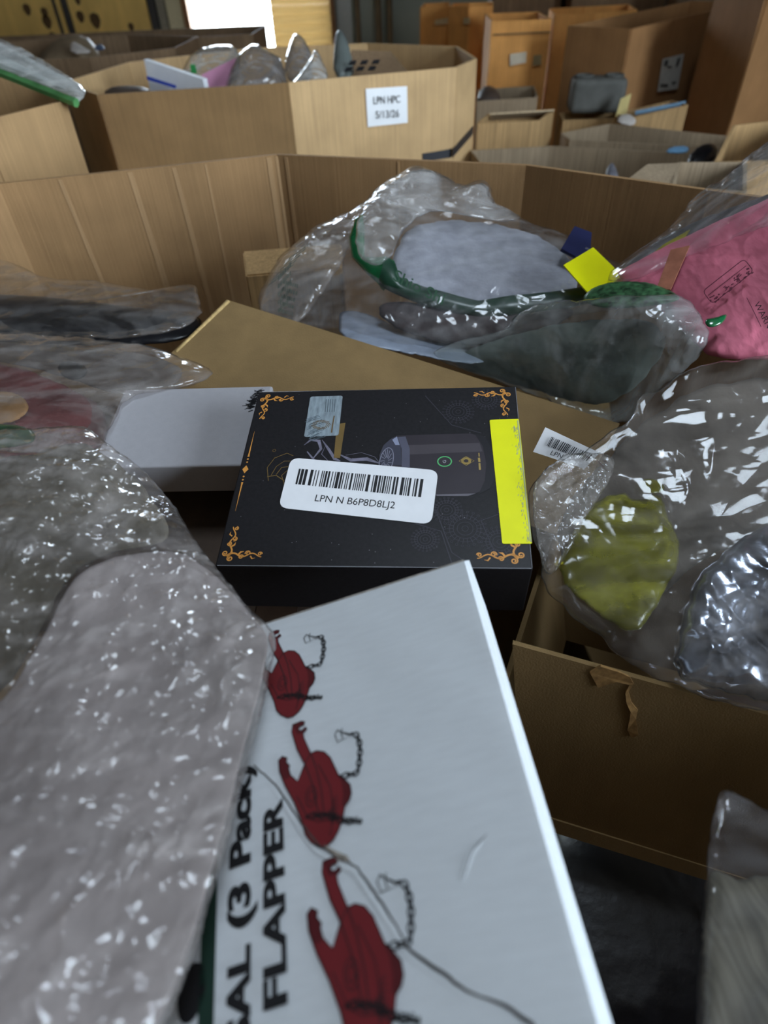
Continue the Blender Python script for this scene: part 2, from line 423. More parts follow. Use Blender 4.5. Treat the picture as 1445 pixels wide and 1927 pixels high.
structure('wall_right', *join(boxv(XR, XR+.2, YF, GATE[0], 0, ZC), boxv(XR, XR+.2, GATE[1], YB, 0, ZC), boxv(XR, XR+.2, GATE[0], GATE[1], 0, GATE[2]), boxv(XR, XR+.2, GATE[0], GATE[1], GATE[3], ZC)), M_wall2)
structure('wall_front', *boxv(XL, XR, YF-.2, YF, 0, ZC), M_wall2)
structure('ground', *boxv(-30, 30, YB+.21, 40, -.15, -.05), solid('bright_concrete_yard', (.7, .68, .62), .9, .1, .5))
# plywood sheets, battens and pipes on the far wall
def onwall(x, y): return Yp(x, y, YB)
M_ply = solid('plywood', (.72, .47, .14), .7, .22, 5, stretch=(1, 1, .4))
M_stud = solid('dark_batten', (.05, .045, .04), .7, .2)
M_pale = solid('pale_post', (.55, .48, .30), .7, .1)
def wallbox(name, x0, x1, dep, mat, z0=0.0, z1=3.9, y1=None):
    a = onwall(x0, 40)[0]; b = onwall(x1, 40)[0]; return structure(name, *boxv(a, b, YB-dep, YB-.002, z0, z1), mat)
for k, (a, b) in enumerate([(-120, 128), (138, 286)]):
    o = wallbox('trim_%d' % (k+1), a, b, .02, M_ply)
    o['label'] = 'knotty plywood sheet on the far wall'
    rng = random.Random(k)
    kn = solid('plywood_knot', (.10, .055, .02), .7, .2)
    for j in range(9):
        zz = rng.uniform(.3, 1.3); xx = rng.uniform(*sorted((onwall(a, 40)[0]+.1, onwall(b, 40)[0]-.1)))
        r = rng.uniform(.03, .06); n = 8
        mesh('knot', [(xx+r*math.cos(t)*(1+.3*math.sin(3*t)), YB-d, zz+1.3*r*math.sin(t)) for d in (.02, .023) for t in np.linspace(0, 6.28, n, endpoint=False)],
             [tuple(range(n)), tuple(range(2*n-1, n-1, -1))]+[(i, (i+1) % n, n+(i+1) % n, n+i) for i in range(n)], kn, o)
wallbox('trim_3', 128, 138, .06, M_stud); wallbox('trim_4', 111, 116, .04, M_stud)
wallbox('trim_5', 287, 300, .07, M_stud); wallbox('trim_6', 303, 318, .05, solid('grey_batten', (.25, .22, .16), .7, .2))
wallbox('trim_7', 322, 350, .10, M_pale); wallbox('trim_8', 352, 362, .14, solid('brown_door_post', (.25, .12, .05), .6, .2), z1=3.0)
# roller shutter, slat by slat
xa, xb = DOOR[1]+.0, onwall(624, 40)[0]
sh = empty('roller_shutter', 'closed beige roller shutter with horizontal slats beside the bright doorway', 'shutter', ((xa+xb)/2, YB-.1, 0))
M_slat, _nt, _out = newmat('translucent_cream_slat')
_d = N(_nt, 'ShaderNodeBsdfDiffuse'); _t = N(_nt, 'ShaderNodeBsdfTranslucent'); _m = N(_nt, 'ShaderNodeMixShader')
_n = N(_nt, 'ShaderNodeTexNoise'); _n.inputs['Scale'].default_value = 3; _r = N(_nt, 'ShaderNodeValToRGB')
_r.color_ramp.elements[0].color = (.40, .31, .18, 1); _r.color_ramp.elements[1].color = (.52, .42, .26, 1)
_nt.links.new(_n.outputs['Fac'], _r.inputs[0]); _nt.links.new(_r.outputs[0], _d.inputs[0]); _nt.links.new(_r.outputs[0], _t.inputs[0])
_m.inputs[0].default_value = .5; _nt.links.new(_d.outputs[0], _m.inputs[1]); _nt.links.new(_t.outputs[0], _m.inputs[2]); _nt.links.new(_m.outputs[0], _out.inputs[0])
prof = [(0, 0), (.02, .012), (.035, .045), (.02, .078), (0, .088)]
for k in range(34):
    z = .02+k*.089
    v = [(x, YB-.06-dy, z+dz) for x in (xa, xb) for dy, dz in prof] + [(x, YB-.04, z+dz) for x in (xa, xb) for dz in (.0, .088)]
    f = [(i, i+1, 5+i+1, 5+i) for i in range(4)] + [(0, 10, 11, 4, 3, 2, 1), (5, 6, 7, 8, 9, 13, 12), (10, 12, 13, 11), (4, 11, 13, 9), (0, 5, 12, 10)]
    mesh('slat', v, f, M_slat, sh)
wallbox('trim_9', 624, 632, .16, solid('brown_door_post', (.25, .12, .05)))
wallbox('trim_10', 636, 662, .04, solid('white_post', (.62, .64, .60), .6, .05))
for k, (x, w) in enumerate([(674, 9), (712, 12), (733, 10)]):
    c = onwall(x, 40)[0]; r = (onwall(x+w, 40)[0]-c)/2
    o = structure('trim_%d' % (11+k), *tube([(c, YB-.12, 0), (c, YB-.12, 3.9)], r, 12), solid('rusty_pipe', (.22, .15, .08), .6, .25, 6))
    o['label'] = 'brown vertical pipe on the pale far wall'

# ================================================================== the pallet box we look into
RIM = 1.2
plan = [(-.60, 1.105), (-.16, 1.224), (.25, 1.078), (.60, .795), (.80, .45), (.66, .05), (.25, -.14), (-.30, -.12), (-.66, .12), (-.82, .50), (-.80, .88)]
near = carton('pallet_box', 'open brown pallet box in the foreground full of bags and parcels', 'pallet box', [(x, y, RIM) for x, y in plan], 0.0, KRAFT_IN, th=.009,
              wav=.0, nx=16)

# ================================================================== black gift box
BB = [-0.0036, 0.4137, 1.1253, 0.2189, -0.036, -0.1053, 0.2456, 0.1954, 0.070]
Mb = rigid(BB)
bb = empty('gift_box', 'black gift box with gold scroll corners and a picture of an incense burner', 'box', mat=Mb)
M_black = solid('black_card', (.012, .011, .0125), .42, .2, 300, .05, 900, spec=.22)
mesh('box_body', *rbox(BB[6], BB[7], BB[8], .0012, 2), M_black, bb, local=True)
uv = plane_uv(Mb)
def uvs(pts): return [uv(*p) for p in pts]
M_gold = solid('gold_print', (.62, .27, .055), .45, .12, 200)
M_lace = solid('dark_lace_print', (.038, .035, .046), .5, .1)
# lace medallions
F = Flat()
for (x, y, r) in [(875, 995, 30), (940, 1020, 26), (915, 752, 20), (862, 775, 22), (800, 1015, 20), (840, 960, 22)]:
    c = uv(x, y); R_ = np.linalg.norm(uv(x+r, y)-c)
    for k in (1.0, .75, .5, .2): F.circle(c, R_*k, R_*k, .0005)
    for t in np.linspace(0, 2*math.pi, 22, endpoint=False):
        d = np.array([math.cos(t), math.sin(t)]); F.line([c+d*R_*.75, c+d*R_*1.15], .0006)
        F.circle(c+d*R_*1.3, R_*.08, R_*.08, .0004, n=8)
for pts in ([(820, 960), (850, 1040), (880, 1060)], [(960, 960), (905, 980), (935, 1050)], [(780, 985), (830, 1000), (850, 1060)], [(800, 745), (850, 800), (905, 815)]):
    F.line(uvs(pts), .0008)
F.build('lace_print', M_lace, bb, .0002)['kind'] = 'stuff'
# gold scroll corners
def spiral(c, r, a0, turns, n=18, shrink=.25):
    return [np.array([c[0]+r*(1-(1-shrink)*k/n)*math.cos(a0+turns*2*math.pi*k/n), c[1]+r*(1-(1-shrink)*k/n)*math.sin(a0+turns*2*math.pi*k/n)]) for k in range(n+1)]
def scroll(F, o, ex, ey, s):
    o = np.asarray(o); ex = np.asarray(ex); ey = np.asarray(ey)
    L = lambda pts, w: F.line([o+s*(p[0]*ex+p[1]*ey) for p in pts], [s*ww for ww in w] if hasattr(w, '__len__') else s*w)
    for (a, b) in ((0, 1), (1, 0)):
        sw = lambda pts: [(p[a], p[b]) for p in pts]
        L(sw([(.10+.9*t, .11+.055*math.sin(t*11)) for t in np.linspace(0, 1, 30)]), [.05*(1-.45*t) for t in np.linspace(0, 1, 30)])
        L(sw(spiral((.95, .15), .06, 0, 1.3)), .03); L(sw(spiral((.62, .17), .075, 3.5, -1.4)), .032)
        L(sw(spiral((.45, .05), .07, 0, 1.3)), .032); L(sw(spiral((.16, .0), .085, 2, 1.4)), .034)
        L(sw([(.36, .11), (.42, .2), (.5, .22)]), [.05, .05, .01]); L(sw([(.7, .08), (.76, 0), (.84, .02)]), [.04, .035, .01])
    L([(.06, .06), (.12, .12), (.2, .2)], [.1, .08, .02])
hx, hy = BB[6]/2, BB[7]/2
for o_, ex_, ey_, s_ in (((-hx+.006, hy-.007), (1, 0), (0, -1), .030), ((hx-.008, hy-.006), (-1, 0), (0, -1), .031), ((-hx+.006, -hy+.007), (1, 0), (0, 1), .030), ((hx-.008, -hy+.007), (-1, 0), (0, 1), .033)):
    F = Flat(); scroll(F, o_, ex_, ey_, s_); F.build('gold_scroll_print', M_gold, bb, .00025, 'gold printed scroll corner')
F = Flat()
a, b = uv(479, 812), uv(443, 962); mid = (a+b)/2; d = (b-a)
F.line([a, a+d*.30, a+d*.34], [.0002, .0012, .0018]); F.line([b, b-d*.30, b-d*.34], [.0002, .0012, .0018])
for k in (-.13, -.09, .09, .13): F.circle(mid+d*k, .0005, .0005, .0008, n=8)
F.poly([mid+d*.05, mid+np.array([.0028, 0]), mid-d*.05, mid-np.array([.0028, 0])])
F.build('gold_line_print', M_gold, bb, .00025, 'thin gold line with a diamond')
# half hidden flame emblem and gold lettering panel
F = Flat()
for pts, w in ([[(505, 905), (503, 880), (517, 862), (540, 853), (552, 858)], 1.2], [[(510, 895), (520, 878), (535, 868), (548, 868)], 1.0], [[(520, 893), (530, 880), (545, 878)], 1.4], [[(503, 897), (520, 895), (535, 905)], 1.5], [[(535, 912), (530, 895), (541, 885)], 1.2]):
    F.line(uvs(pts), w*.0005)
F.circle(uv(516, 848), .0014, .0014, .0004, n=14)
F.build('emblem_print', solid('dull_gold_print', (.16, .10, .03), .5, .2), bb, .0002)
F = Flat().poly(uvs([(634, 798), (650, 796), (640, 862), (628, 862)])); F.build('gold_panel_print', solid('dull_gold_print', (.16, .10, .03)), bb, .0002)
# smoke wisps
M_smoke = solid('smoke_print', (.16, .15, .20), .5, .3, 150)
F = Flat()
for pts, w in ([[(572, 838), (585, 828), (600, 830), (604, 845), (590, 862)], [1, 5, 7, 5, 2]], [[(578, 850), (590, 865), (598, 868)], [2, 4, 1]], [[(606, 828), (618, 845), (630, 864), (640, 868)], [1, 5, 6, 3]],
               [[(640, 856), (660, 866), (690, 864), (714, 872)], [2, 7, 8, 2]], [[(650, 857), (680, 852), (705, 860), (714, 871)], [.6, .9, .9, .6]], [[(612, 840), (605, 855), (618, 868)], [.5, 1.5, .6]]):
    F.line(uvs(pts), [q*.0005 for q in w])
F.build('smoke_print', M_smoke, bb, .0002)
# burner picture
def pic(name, pts, col, z, rough=.4): Flat().poly(uvs(pts)).build(name, solid('print_'+name, col, rough, .08), bb, z)
pic('burner_print', [(716, 870), (713, 858), (720, 840), (733, 828), (746, 820), (885, 816), (905, 822), (920, 840), (930, 870), (930, 900), (922, 915), (905, 925), (880, 933), (750, 933), (730, 925), (720, 900)], (.030, .024, .030), .0003)
pic('burner_base_print', [(893, 817), (912, 822), (924, 842), (932, 872), (930, 902), (921, 920), (900, 931), (912, 905), (915, 872), (908, 840)], (.010, .009, .012), .00035)
pic('burner_highlight_print', [(768, 838), (902, 834), (908, 850), (768, 856)], (.060, .050, .058), .00035)
pic('burner_rim_light_print', [(820, 931), (895, 929), (880, 934), (822, 934)], (.13, .12, .14), .00036)
pic('burner_ring_print', [(748, 823), (763, 822), (771, 845), (771, 880), (756, 880), (756, 845)], (.085, .085, .12), .0004)
pic('burner_head_print', [(716, 876), (714, 858), (722, 838), (736, 826), (746, 822), (754, 840), (756, 876)], (.045, .045, .065), .0004)
pic('burner_head_light_print', [(738, 828), (747, 822), (752, 838), (744, 838)], (.24, .26, .36), .00045)
F = Flat().circle(uv(727, 868), .0058, .0150, .0007, rot=-.1)
for t in np.linspace(0, 6.28, 16): F.line([uv(727, 868)+np.array([.0015*math.cos(t), .004*math.sin(t)]), uv(727, 868)+np.array([.0052*math.cos(t+.25), .0132*math.sin(t+.25)])], .0005)
F.build('grille_print', solid('print_grille', (.22, .22, .28), .4, .1), bb, .0005)
c = uv(836.5, 869)
Flat().circle(c, .0058, .0054, .0010).build('green_ring_print', solid('print_green', (.10, .48, .16), .4, .05), bb, .0005, 'green ring on the printed burner')
F = Flat(); add_text(F, 'G', c+np.array([.0012, -.0018]), c+np.array([.0012, .0014]), .0028)
F.build('ring_letter_print', solid('print_grey', (.5, .5, .55)), bb, .0005)
F = Flat(); c = uv(877, 868); rng = random.Random(4)
for k in range(9):
    t = k*.7; F.line([c+np.array([.0045*math.cos(t+j*.6)*(1-.13*j), .0040*math.sin(t+j*.6)*(1-.13*j)]) for j in range(5)], .0005)
F.line([c+np.array([-.006, 0]), c+np.array([0, .005]), c+np.array([.0068, .0]), c+np.array([0, -.005])], .0004, True)
F.line(uvs([(903, 885), (902, 872)]), .0016); F.line(uvs([(902, 870), (901, 862)]), .0018); F.line(uvs([(901.5, 860), (901, 853)]), .0009)
F.build('gold_emblem_print', solid('print_gold2', (.36, .25, .07), .45, .1), bb, .0005)
# silver hologram sticker
F = Flat().poly(rounded(uvs([(584, 747), (645, 745), (637, 820), (572, 823)]), .08)); 
st = F.build('hologram_sticker', solid('silver_foil_sticker', (.30, .36, .40), .35, .25, 400, stretch=(1, .2, 1), metal=.3), bb, .0004, 'silver hologram sticker')
F = Flat(); rng = random.Random(3)
for k in range(26):
    y = 782+k*1.6; x0 = 573+rng.uniform(0, 10); F.line(uvs([(x0+k*.2, y+8), (x0+14+rng.uniform(0, 20), y)]), .0006)
F.build('sticker_streaks', solid('silver_dark', (.10, .13, .15), .4), st, .00045)
F = Flat(); c = uv(604, 800)
for k in range(10): F.line([c+np.array([.009*math.cos(k*.63+j*.5)*(1-.15*j), .006*math.sin(k*.63+j*.5)*(1-.15*j)]) for j in range(4)], .0006)
F.line(uvs([(629, 783), (626, 800), (624, 815)]), .0012)
F.build('sticker_emblem', solid('bronze_ink', (.14, .09, .04), .4), st, .0005)
F = Flat()
for k in range(5): F.line(uvs([(614+k*4.2, 752), (612+k*4.2, 776)]), .0007)
F.build('sticker_lines', solid('silver_dark', (.10, .13, .15)), st, .0005)
# white barcode label
LQ = [(548, 862), (825, 886), (812, 988), (524, 956)]
def lab(u, v): return uv(*bil(LQ, u, v))
lb = Flat().poly(rounded([lab(0, 0), lab(1, 0), lab(1, 1), lab(0, 1)], .16, 8)).build('barcode_label', WHITE, bb, .0007, 'white label with a barcode and a number')
F = Flat(); barcode(F, uvs([(563, 883), (799, 903), (794, 937), (556, 912)]), 42)
add_text(F, 'LPN N B6P8D8LJ2', uv(592, 944), uv(742, 958), np.linalg.norm(uv(592, 944)-uv(595.5, 931.5)))
F.build('label_print', INK, lb, .0008)
# yellow tape, folded over the right edge
yt = Flat().poly(rounded(uvs([(921, 791), (976, 789), (1001, 1024), (945, 1024)]), .06)).build('yellow_sticker', solid('fluorescent_yellow', (.80, .80, .0), .5, .03), bb, .0006, 'fluorescent yellow sticker strip')
F = Flat(); rng = random.Random(9)
for k in range(90):
    y = rng.uniform(800, 1018); t = (y-789)/235; x = 972+25*t-abs(rng.gauss(0, 5)); F.line(uvs([(x, y), (x+rng.uniform(-2, 2), y+rng.uniform(2, 7))]), rng.uniform(.0002, .0006))
F.line(uvs([(974, 792), (999, 1021)]), .0012)
F.build('scuffs', solid('grey_scuff', (.42, .44, .22), .6, .2), yt, .0007)
F = Flat(); rng = random.Random(2)
for k in range(60):
    x, y = rng.uniform(440, 960), rng.uniform(735, 1060); F.circle(uv(x, y), .0002, .0002, .0003, n=5)
F.line([(-hx+.002, -hy+.0006), (hx-.001, -hy+.0006)], .0006); F.line([(hx-.0006, -hy+.001), (hx-.0006, hy-.001)], .0004)
F.build('dust', solid('dust', (.22, .22, .24), .8), bb, .0002)['kind'] = 'stuff'

# ================================================================== white carton with red flapper drawings
FB = [-0.0113, 0.1364, 1.1654, -0.108, -0.2983, 0.0892, 0.1440, 0.236, 0.047]
Mf = rigid(FB) @ Matrix.Translation((-.017, 0, 0)); FB[6] = .178
fb = empty('flapper_carton', 'white printed carton with red toilet flapper drawings and a cracked top', 'box', mat=Mf)
M_wc = solid('white_carton', (.66, .69, .72), .6, .03, 250, .12, 500, stretch=(.25, 1.2, 1))
# top with a soft crushed rim: grid sheet with dents, sides below
nx, ny = 60, 90; sx, sy, sz = FB[6], FB[7], FB[8]
uvf = plane_uv(Mf)
def fuv(pts): return [uvf(*p) for p in pts]
crack = fuv([(478, 1440), (520, 1478), (562, 1540), (600, 1592), (640, 1615), (672, 1632), (712, 1690), (745, 1740), (772, 1790), (830, 1830), (880, 1866), (950, 1893), (1000, 1927), (1020, 1960)])
crk = np.array(crack)
def segdist(p, L):
    best = np.full(len(p), 1e9)
    for a, b in zip(L[:-1], L[1:]):
        d = b-a; t = np.clip(((p-a) @ d)/(d @ d), 0, 1); best = np.minimum(best, np.linalg.norm(p-(a+t[:, None]*d), axis=1))
    return best
gx, gy = np.meshgrid(np.linspace(-sx/2, sx/2, nx+1), np.linspace(-sy/2, sy/2, ny+1)); g = np.c_[gx.ravel(), gy.ravel()]
e = np.minimum(sx/2-np.abs(g[:, 0]), sy/2-np.abs(g[:, 1])); r = .004
zz = -r*(1-np.sqrt(np.clip(1-(1-np.minimum(e/r, 1))**2, 0, 1)))*.8
rng_ = np.random.default_rng(8)
zz += .00025*smoothnoise(np.c_[g, g[:, :1]*0], 120, rng_)*np.minimum(1, e/.01)
dent = np.array(fuv([(918, 1570), (890, 1600), (880, 1630), (872, 1658)]))
V = [(p[0], p[1], z) for p, z in zip(g, zz)]
k = nx+1; Fc = [(j*k+i, j*k+i+1, (j+1)*k+i+1, (j+1)*k+i) for j in range(ny) for i in range(nx)]
ring = [i for i in range(nx+1)] + [j*k+nx for j in range(1, ny+1)] + [ny*k+i for i in range(nx-1, -1, -1)] + [j*k for j in range(ny-1, 0, -1)]
n0 = len(V)
for i in ring: V.append((V[i][0], V[i][1], -sz))
for a in range(len(ring)):
    b = (a+1) % len(ring); Fc.append((ring[b], ring[a], n0+a, n0+b))
Fc.append(tuple(n0+a for a in range(len(ring)-1, -1, -1)))
fbody = mesh('carton_body', V, Fc, M_wc, fb, local=True, smooth=False)
# raised crease lips: real little ridges along the crack and the dent
def ridge(name, pts, w, h, mat, z0=.0):
    V, Fq = [], []
    pts = [np.asarray(p) for p in pts]
    for i, p in enumerate(pts):
        t = pts[min(i+1, len(pts)-1)]-pts[max(i-1, 0)]; t = t/np.linalg.norm(t); nn = np.array([-t[1], t[0]])
        s = math.sin(math.pi*i/(len(pts)-1))**.4
        for k_, (dx, dz) in enumerate(((-1, 0), (-.5, .75), (0, 1), (.5, .5), (1, 0))):
            q = p+nn*dx*w*s; V.append((q[0], q[1], z0+dz*h*s))
    for i in range(len(pts)-1):
        for k_ in range(4): Fq.append((i*5+k_, i*5+k_+1, i*5+6+k_, i*5+5+k_))
    return mesh(name, V, Fq, mat, fb, local=True, smooth=True)
def dense(pts, n=30, jit=0, seed=0):
    pts = np.array(pts); s = np.r_[0, np.cumsum(np.linalg.norm(np.diff(pts, axis=0), axis=1))]; t = np.linspace(0, s[-1], n)
    r_ = np.random.default_rng(seed); return np.stack([np.interp(t, s, pts[:, 0]), np.interp(t, s, pts[:, 1])], -1)+r_.normal(size=(n, 2))*jit
off = np.array([-.0016, -.0012])
ridge('crease_lip', dense(crk+off, 50, .0001), .0016, .00035, M_wc); ridge('dent_lip', dense(dent+off*.8, 16), .0020, .0006, M_wc)
M_tear = solid('torn_grey_board', (.06, .05, .045), .9, .4, 300)
F = Flat(); F.line(dense(crk, 70, .00012, 3), [.0003+.0009*abs(math.sin(i*.21))*(i/70) + .0002 for i in range(70)])
F.build('crack', M_tear, fb, .0010, 'dark torn crack across the carton top')
F = Flat(); F.line(dense(dent, 12), [.0001, .0004, .0006, .0006, .0005, .0004, .0004, .0004, .0004, .0005, .0004, .0001]); F.build('dent_line', solid('grey_line', (.2, .2, .21), .8), fb, .0008)
F = Flat(); F.poly(fuv([(612, 1590), (628, 1600), (655, 1612), (662, 1626), (640, 1622), (620, 1606)])); F.build('torn_paper', solid('torn_paper', (.33, .29, .25), .9, .3, 300), fb, .0008)
# worn far edge
F = Flat(); F.line([(-sx/2+.002, sy/2-.0012), (sx/2-.003, sy/2-.0012)], .0016); F.build('worn_edge', solid('worn_grey_edge', (.34, .31, .28), .9, .35, 200), fb, -.0008)
# printed green band and letters
Flat().poly(fuv([(412, 1600), (408, 1760), (404, 1927), (402, 2000), (370, 2000), (374, 1910), (381, 1740), (396, 1650)])).build('green_band_print', solid('dark_green_print', (.012, .035, .025), .5, .1), fb, .00070)
F = Flat(); c = uvf(362, 1868); F.poly([c+np.array([.006*math.cos(t), .010*math.sin(t)]) for t in np.linspace(0, 6.28, 24, endpoint=False)]); F.build('dark_dot_print', INK, fb, .00070)
F = Flat()
def up_text(s, x0, y0, x1, y1, xh, bold):
    o, e_ = uvf(x0, y0), uvf(x1, y1); add_text(F, s, o, e_, np.linalg.norm(uvf(xh, y0)-o), bold)
up_text('FLAPPER', 541, 1890, 531, 1502, 499, .04)
up_text('SAL', 470, 1966, 471, 1776, 428, .045)
up_text('(3 Pack)', 470.5, 1742, 472, 1440, 432, .045)
F.build('carton_lettering', INK, fb, .00080, 'bold black lettering')
# flapper drawings, three alike along the carton
M_red = solid('red_print', (.165, .015, .019), .5, .06); M_redd = solid('dark_red_print', (.09, .009, .012), .5, .08)
body = [(574, 1440), (585.8, 1419), (597, 1414), (611, 1416), (622.7, 1427), (631, 1444.5), (637.4, 1458.6), (650.4, 1468.3), (660, 1478), (662.5, 1494.3), (658.6, 1507.4), (650.4, 1518.7), (647, 1536.6), (639, 1562.7), (629.3, 1580.5), (616.3, 1593.6), (603.3, 1596.8), (587, 1587), (575.6, 1572.4), (569, 1546.4), (554.5, 1510.6), (538.2, 1481.3), (526.8, 1453.7), (525.2, 1432.5), (531.7, 1424.4), (541.5, 1427.7), (539.8, 1435.8), (546.3, 1442.3), (544.7, 1448.8), (548, 1460.2), (561, 1471.6), (569, 1452)]
arm = [(551.7, 1365), (567.4, 1358.5), (574.4, 1359.3), (573, 1365.5), (564.5, 1369), (563, 1375), (568.8, 1376), (575.9, 1369), (578.7, 1373.5), (571.6, 1380.6), (573, 1390.5), (585.8, 1419), (597, 1450), (606, 1490), (611, 1535), (601, 1535), (592, 1490), (588.6, 1475.7), (574.4, 1438.8), (560, 1411.8), (550, 1379)]
skirt = [(637.4, 1458.6), (650.4, 1468.3), (660, 1478), (662.5, 1494.3), (658.6, 1507.4), (650.4, 1518.7), (644, 1518), (647, 1495), (644, 1475)]
tipd = [(525.2, 1432.5), (531.7, 1424.4), (541.5, 1427.7), (539.8, 1435.8), (546.3, 1442.3), (544.7, 1448.8), (548, 1460.2), (541, 1468), (533, 1466), (526.8, 1453.7)]
clip_ = [(636, 1375), (631, 1384), (636, 1397), (662, 1386), (645, 1379), (646, 1391)]
chain = [(664, 1382), (671, 1383), (676.6, 1394.8), (678.9, 1413.2), (677, 1433), (676.6, 1444.4), (671, 1455.8), (653.9, 1460), (642.5, 1461.5)]
chain2 = [(580, 1538), (600, 1536), (620, 1537), (639, 1543), (655, 1546), (678, 1547)]
ref = uvf(650, 1385)
def drawing(anchor, idx):
    dl = uvf(*anchor)-ref; T = lambda pts: [uvf(*p)+dl for p in pts]
    dr = Flat().poly(T(body)).build('flapper_print', M_red, fb, .00068, 'red flapper drawing')
    Flat().poly(T(skirt)).build('flapper_skirt', M_redd, dr, .00072); Flat().poly(T(tipd)).build('flapper_tip', M_redd, dr, .00072)
    Flat().poly(T(arm)).build('flapper_arm', M_red, dr, .00074)
    F = Flat().poly(T(arm[:10]+[(560, 1383)])); F.build('flapper_hook', M_redd, dr, .00078)
    F = Flat(); F.line(T(body), .0005, True); F.line(T(arm), .0005, True); F.line(T(clip_[:4]+clip_[:1]), .0005, True); F.line(T([(645, 1379), (664, 1384)]), .0005); F.line(T([(645, 1372), (643, 1380), (646, 1391)]), .0005)
    for rr in (1, .55): F.circle(uvf(587, 1500)+dl, .0028*rr, .0050*rr, .0004)
    for k in range(8):
        a = -0.4+k*.22; F.line(T([(618+8*math.cos(a), 1515+14*math.sin(a)), (618+20*math.cos(a), 1515+40*math.sin(a)*1.1)]), .0004)
    F.line(T([(560, 1500), (580, 1540), (600, 1548), (640, 1540)]), .0004); F.line(T([(600, 1440), (622, 1480), (630, 1530), (622, 1575)]), .0004)
    for path, n in ((chain, 13), (chain2, 12)):
        pp = dense(T(path), n, .0002 if path is chain2 else 0, 5)
        for k in range(n):
            t = pp[min(k+1, n-1)]-pp[max(k-1, 0)]; a = math.atan2(t[1], t[0]); L_ = np.linalg.norm(t)*.34
            F.circle(pp[k], L_*1.1, L_*(.75 if k % 2 else .35), .0007, rot=a, n=12)
            if path is chain2: F.circle(pp[k]+np.array([.0006, .0006]), L_*.7, L_*.5, .0004, rot=a+1, n=10)
    F.build('flapper_outline', INK, dr, .00080)
for i, a_ in enumerate([(588, 1202), (650, 1385), (735, 1664)]): drawing(a_, i)
# ================================================================== plain white box behind the black one
WB = [-0.2, 0.5335, 1.0997, 0.1776, -0.0178, -0.0656, 0.165, 0.115, 0.040]
Mw = rigid(WB)
wb = empty('white_box', 'plain white box with a black marker scribble on its corner', 'box', mat=Mw)
mesh('box_body', *rbox(WB[6], WB[7], WB[8], .0025, 3), solid('white_board', (.39, .38, .40), .55, .03, 120, .05, 600), wb, local=True)
uvw = plane_uv(Mw); F = Flat(); rng = random.Random(1)
for k in range(70):
    t = rng.random(); x, y = 462+t*26+rng.gauss(0, 3), 768-t*30+rng.gauss(0, 5)
    a = rng.uniform(-.6, .6); F.line([uvw(x, y), uvw(x+9*math.cos(a), y+9*math.sin(a))], rng.uniform(.0006, .0018))
F.build('marker_scribble', INK, wb, .0003, 'black marker scribble')

# ================================================================== loose board and cartons in the pallet box
def pd(l): return [P(*q) for q in l]
k0 = lambda x, y: 1/(1.22+.000082*(x-430)+.00088*(y-568))
q = [(430, 568), (1165, 800), (1050, 1010), (262, 728)]
fl = empty('cardboard_flap', 'brown cardboard sheet slanting up behind the black gift box', 'cardboard', P(700, 850, .62))
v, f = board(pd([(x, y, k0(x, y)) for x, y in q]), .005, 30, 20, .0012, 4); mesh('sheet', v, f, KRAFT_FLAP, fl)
a, b = P(430, 568, k0(430, 568)-.003), P(332, 664, k0(332, 664)-.003)
v, f = tube([a+(b-a)*t for t in np.linspace(0, 1, 8)], .0035, 6); mesh('worn_fold', v, f, solid('worn_kraft_edge', (.45, .31, .13), .8, .3, 150), fl, smooth=True)
# small carton standing against the back panel
c0, c1, c2 = P(460, 474, .99), P(560, 470, .97), P(497, 575, .93)
rim = [P(460, 476, 1.0), P(466, 520, .93), P(640, 505, .90), P(640, 462, .98)]
sc = empty('small_carton', 'corner of a small brown carton against the back panel, left of the bags', 'carton', (rim[0][0], rim[0][1], .9))
zt = float(np.mean([r[2] for r in rim])); pts = [(r[0], r[1]) for r in rim]
for i in range(4):
    a, b = rim[i], rim[(i+1) % 4]; v, f = board([(a[0], a[1], .88), (b[0], b[1], .88), b, a], .005, 6, 6, .0008, i); mesh('panel', v, f, KRAFT, sc)
v, f = board([rim[1], rim[2], rim[3], rim[0]], .005, 6, 6, .0005, 9); mesh('lid', v, f, KRAFT, sc)
# dark brown carton at lower right, upright face with a torn top edge
T0, T1, T2 = P(965, 1205, .50), P(1115, 1256, .49), P(1560, 1372, .47)
bc = empty('brown_carton', 'dark brown carton with a torn patch on its upper edge, below the clear bags', 'carton', (T1[0], T1[1], .75))
dn = P(1190, 1605, .59)-P(1220, 1285, .48)
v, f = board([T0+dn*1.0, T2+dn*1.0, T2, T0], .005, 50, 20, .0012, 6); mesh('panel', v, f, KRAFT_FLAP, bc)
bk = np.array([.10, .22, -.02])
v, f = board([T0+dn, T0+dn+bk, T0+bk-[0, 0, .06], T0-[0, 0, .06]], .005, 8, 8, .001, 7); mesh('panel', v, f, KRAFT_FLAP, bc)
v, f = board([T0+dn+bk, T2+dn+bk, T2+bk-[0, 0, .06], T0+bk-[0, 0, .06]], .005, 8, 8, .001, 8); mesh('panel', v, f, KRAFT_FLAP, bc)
fo = dn/np.linalg.norm(dn)*.02; out = (CAM-T1); out = out/np.linalg.norm(out)*.006
v, f = board([T0+dn*.98+out+fo*.8, T2+dn*.98+out+fo*.8, T2+dn*.98+out*.7-fo*.2, T0+dn*.98+out*.7-fo*.2], .004, 24, 3, .0006, 9); mesh('lower_flap', v, f, KRAFT_FLAP, bc)
nn = np.cross(T2-T0, dn); nn /= np.linalg.norm(nn); nn = nn if nn @ (CAM-T0) > 0 else -nn
rng = np.random.default_rng(5)
def onface(x, y):
    d = ray(x, y); t = ((T0-CAM) @ nn+.0038)/(d @ nn); return CAM+d*t
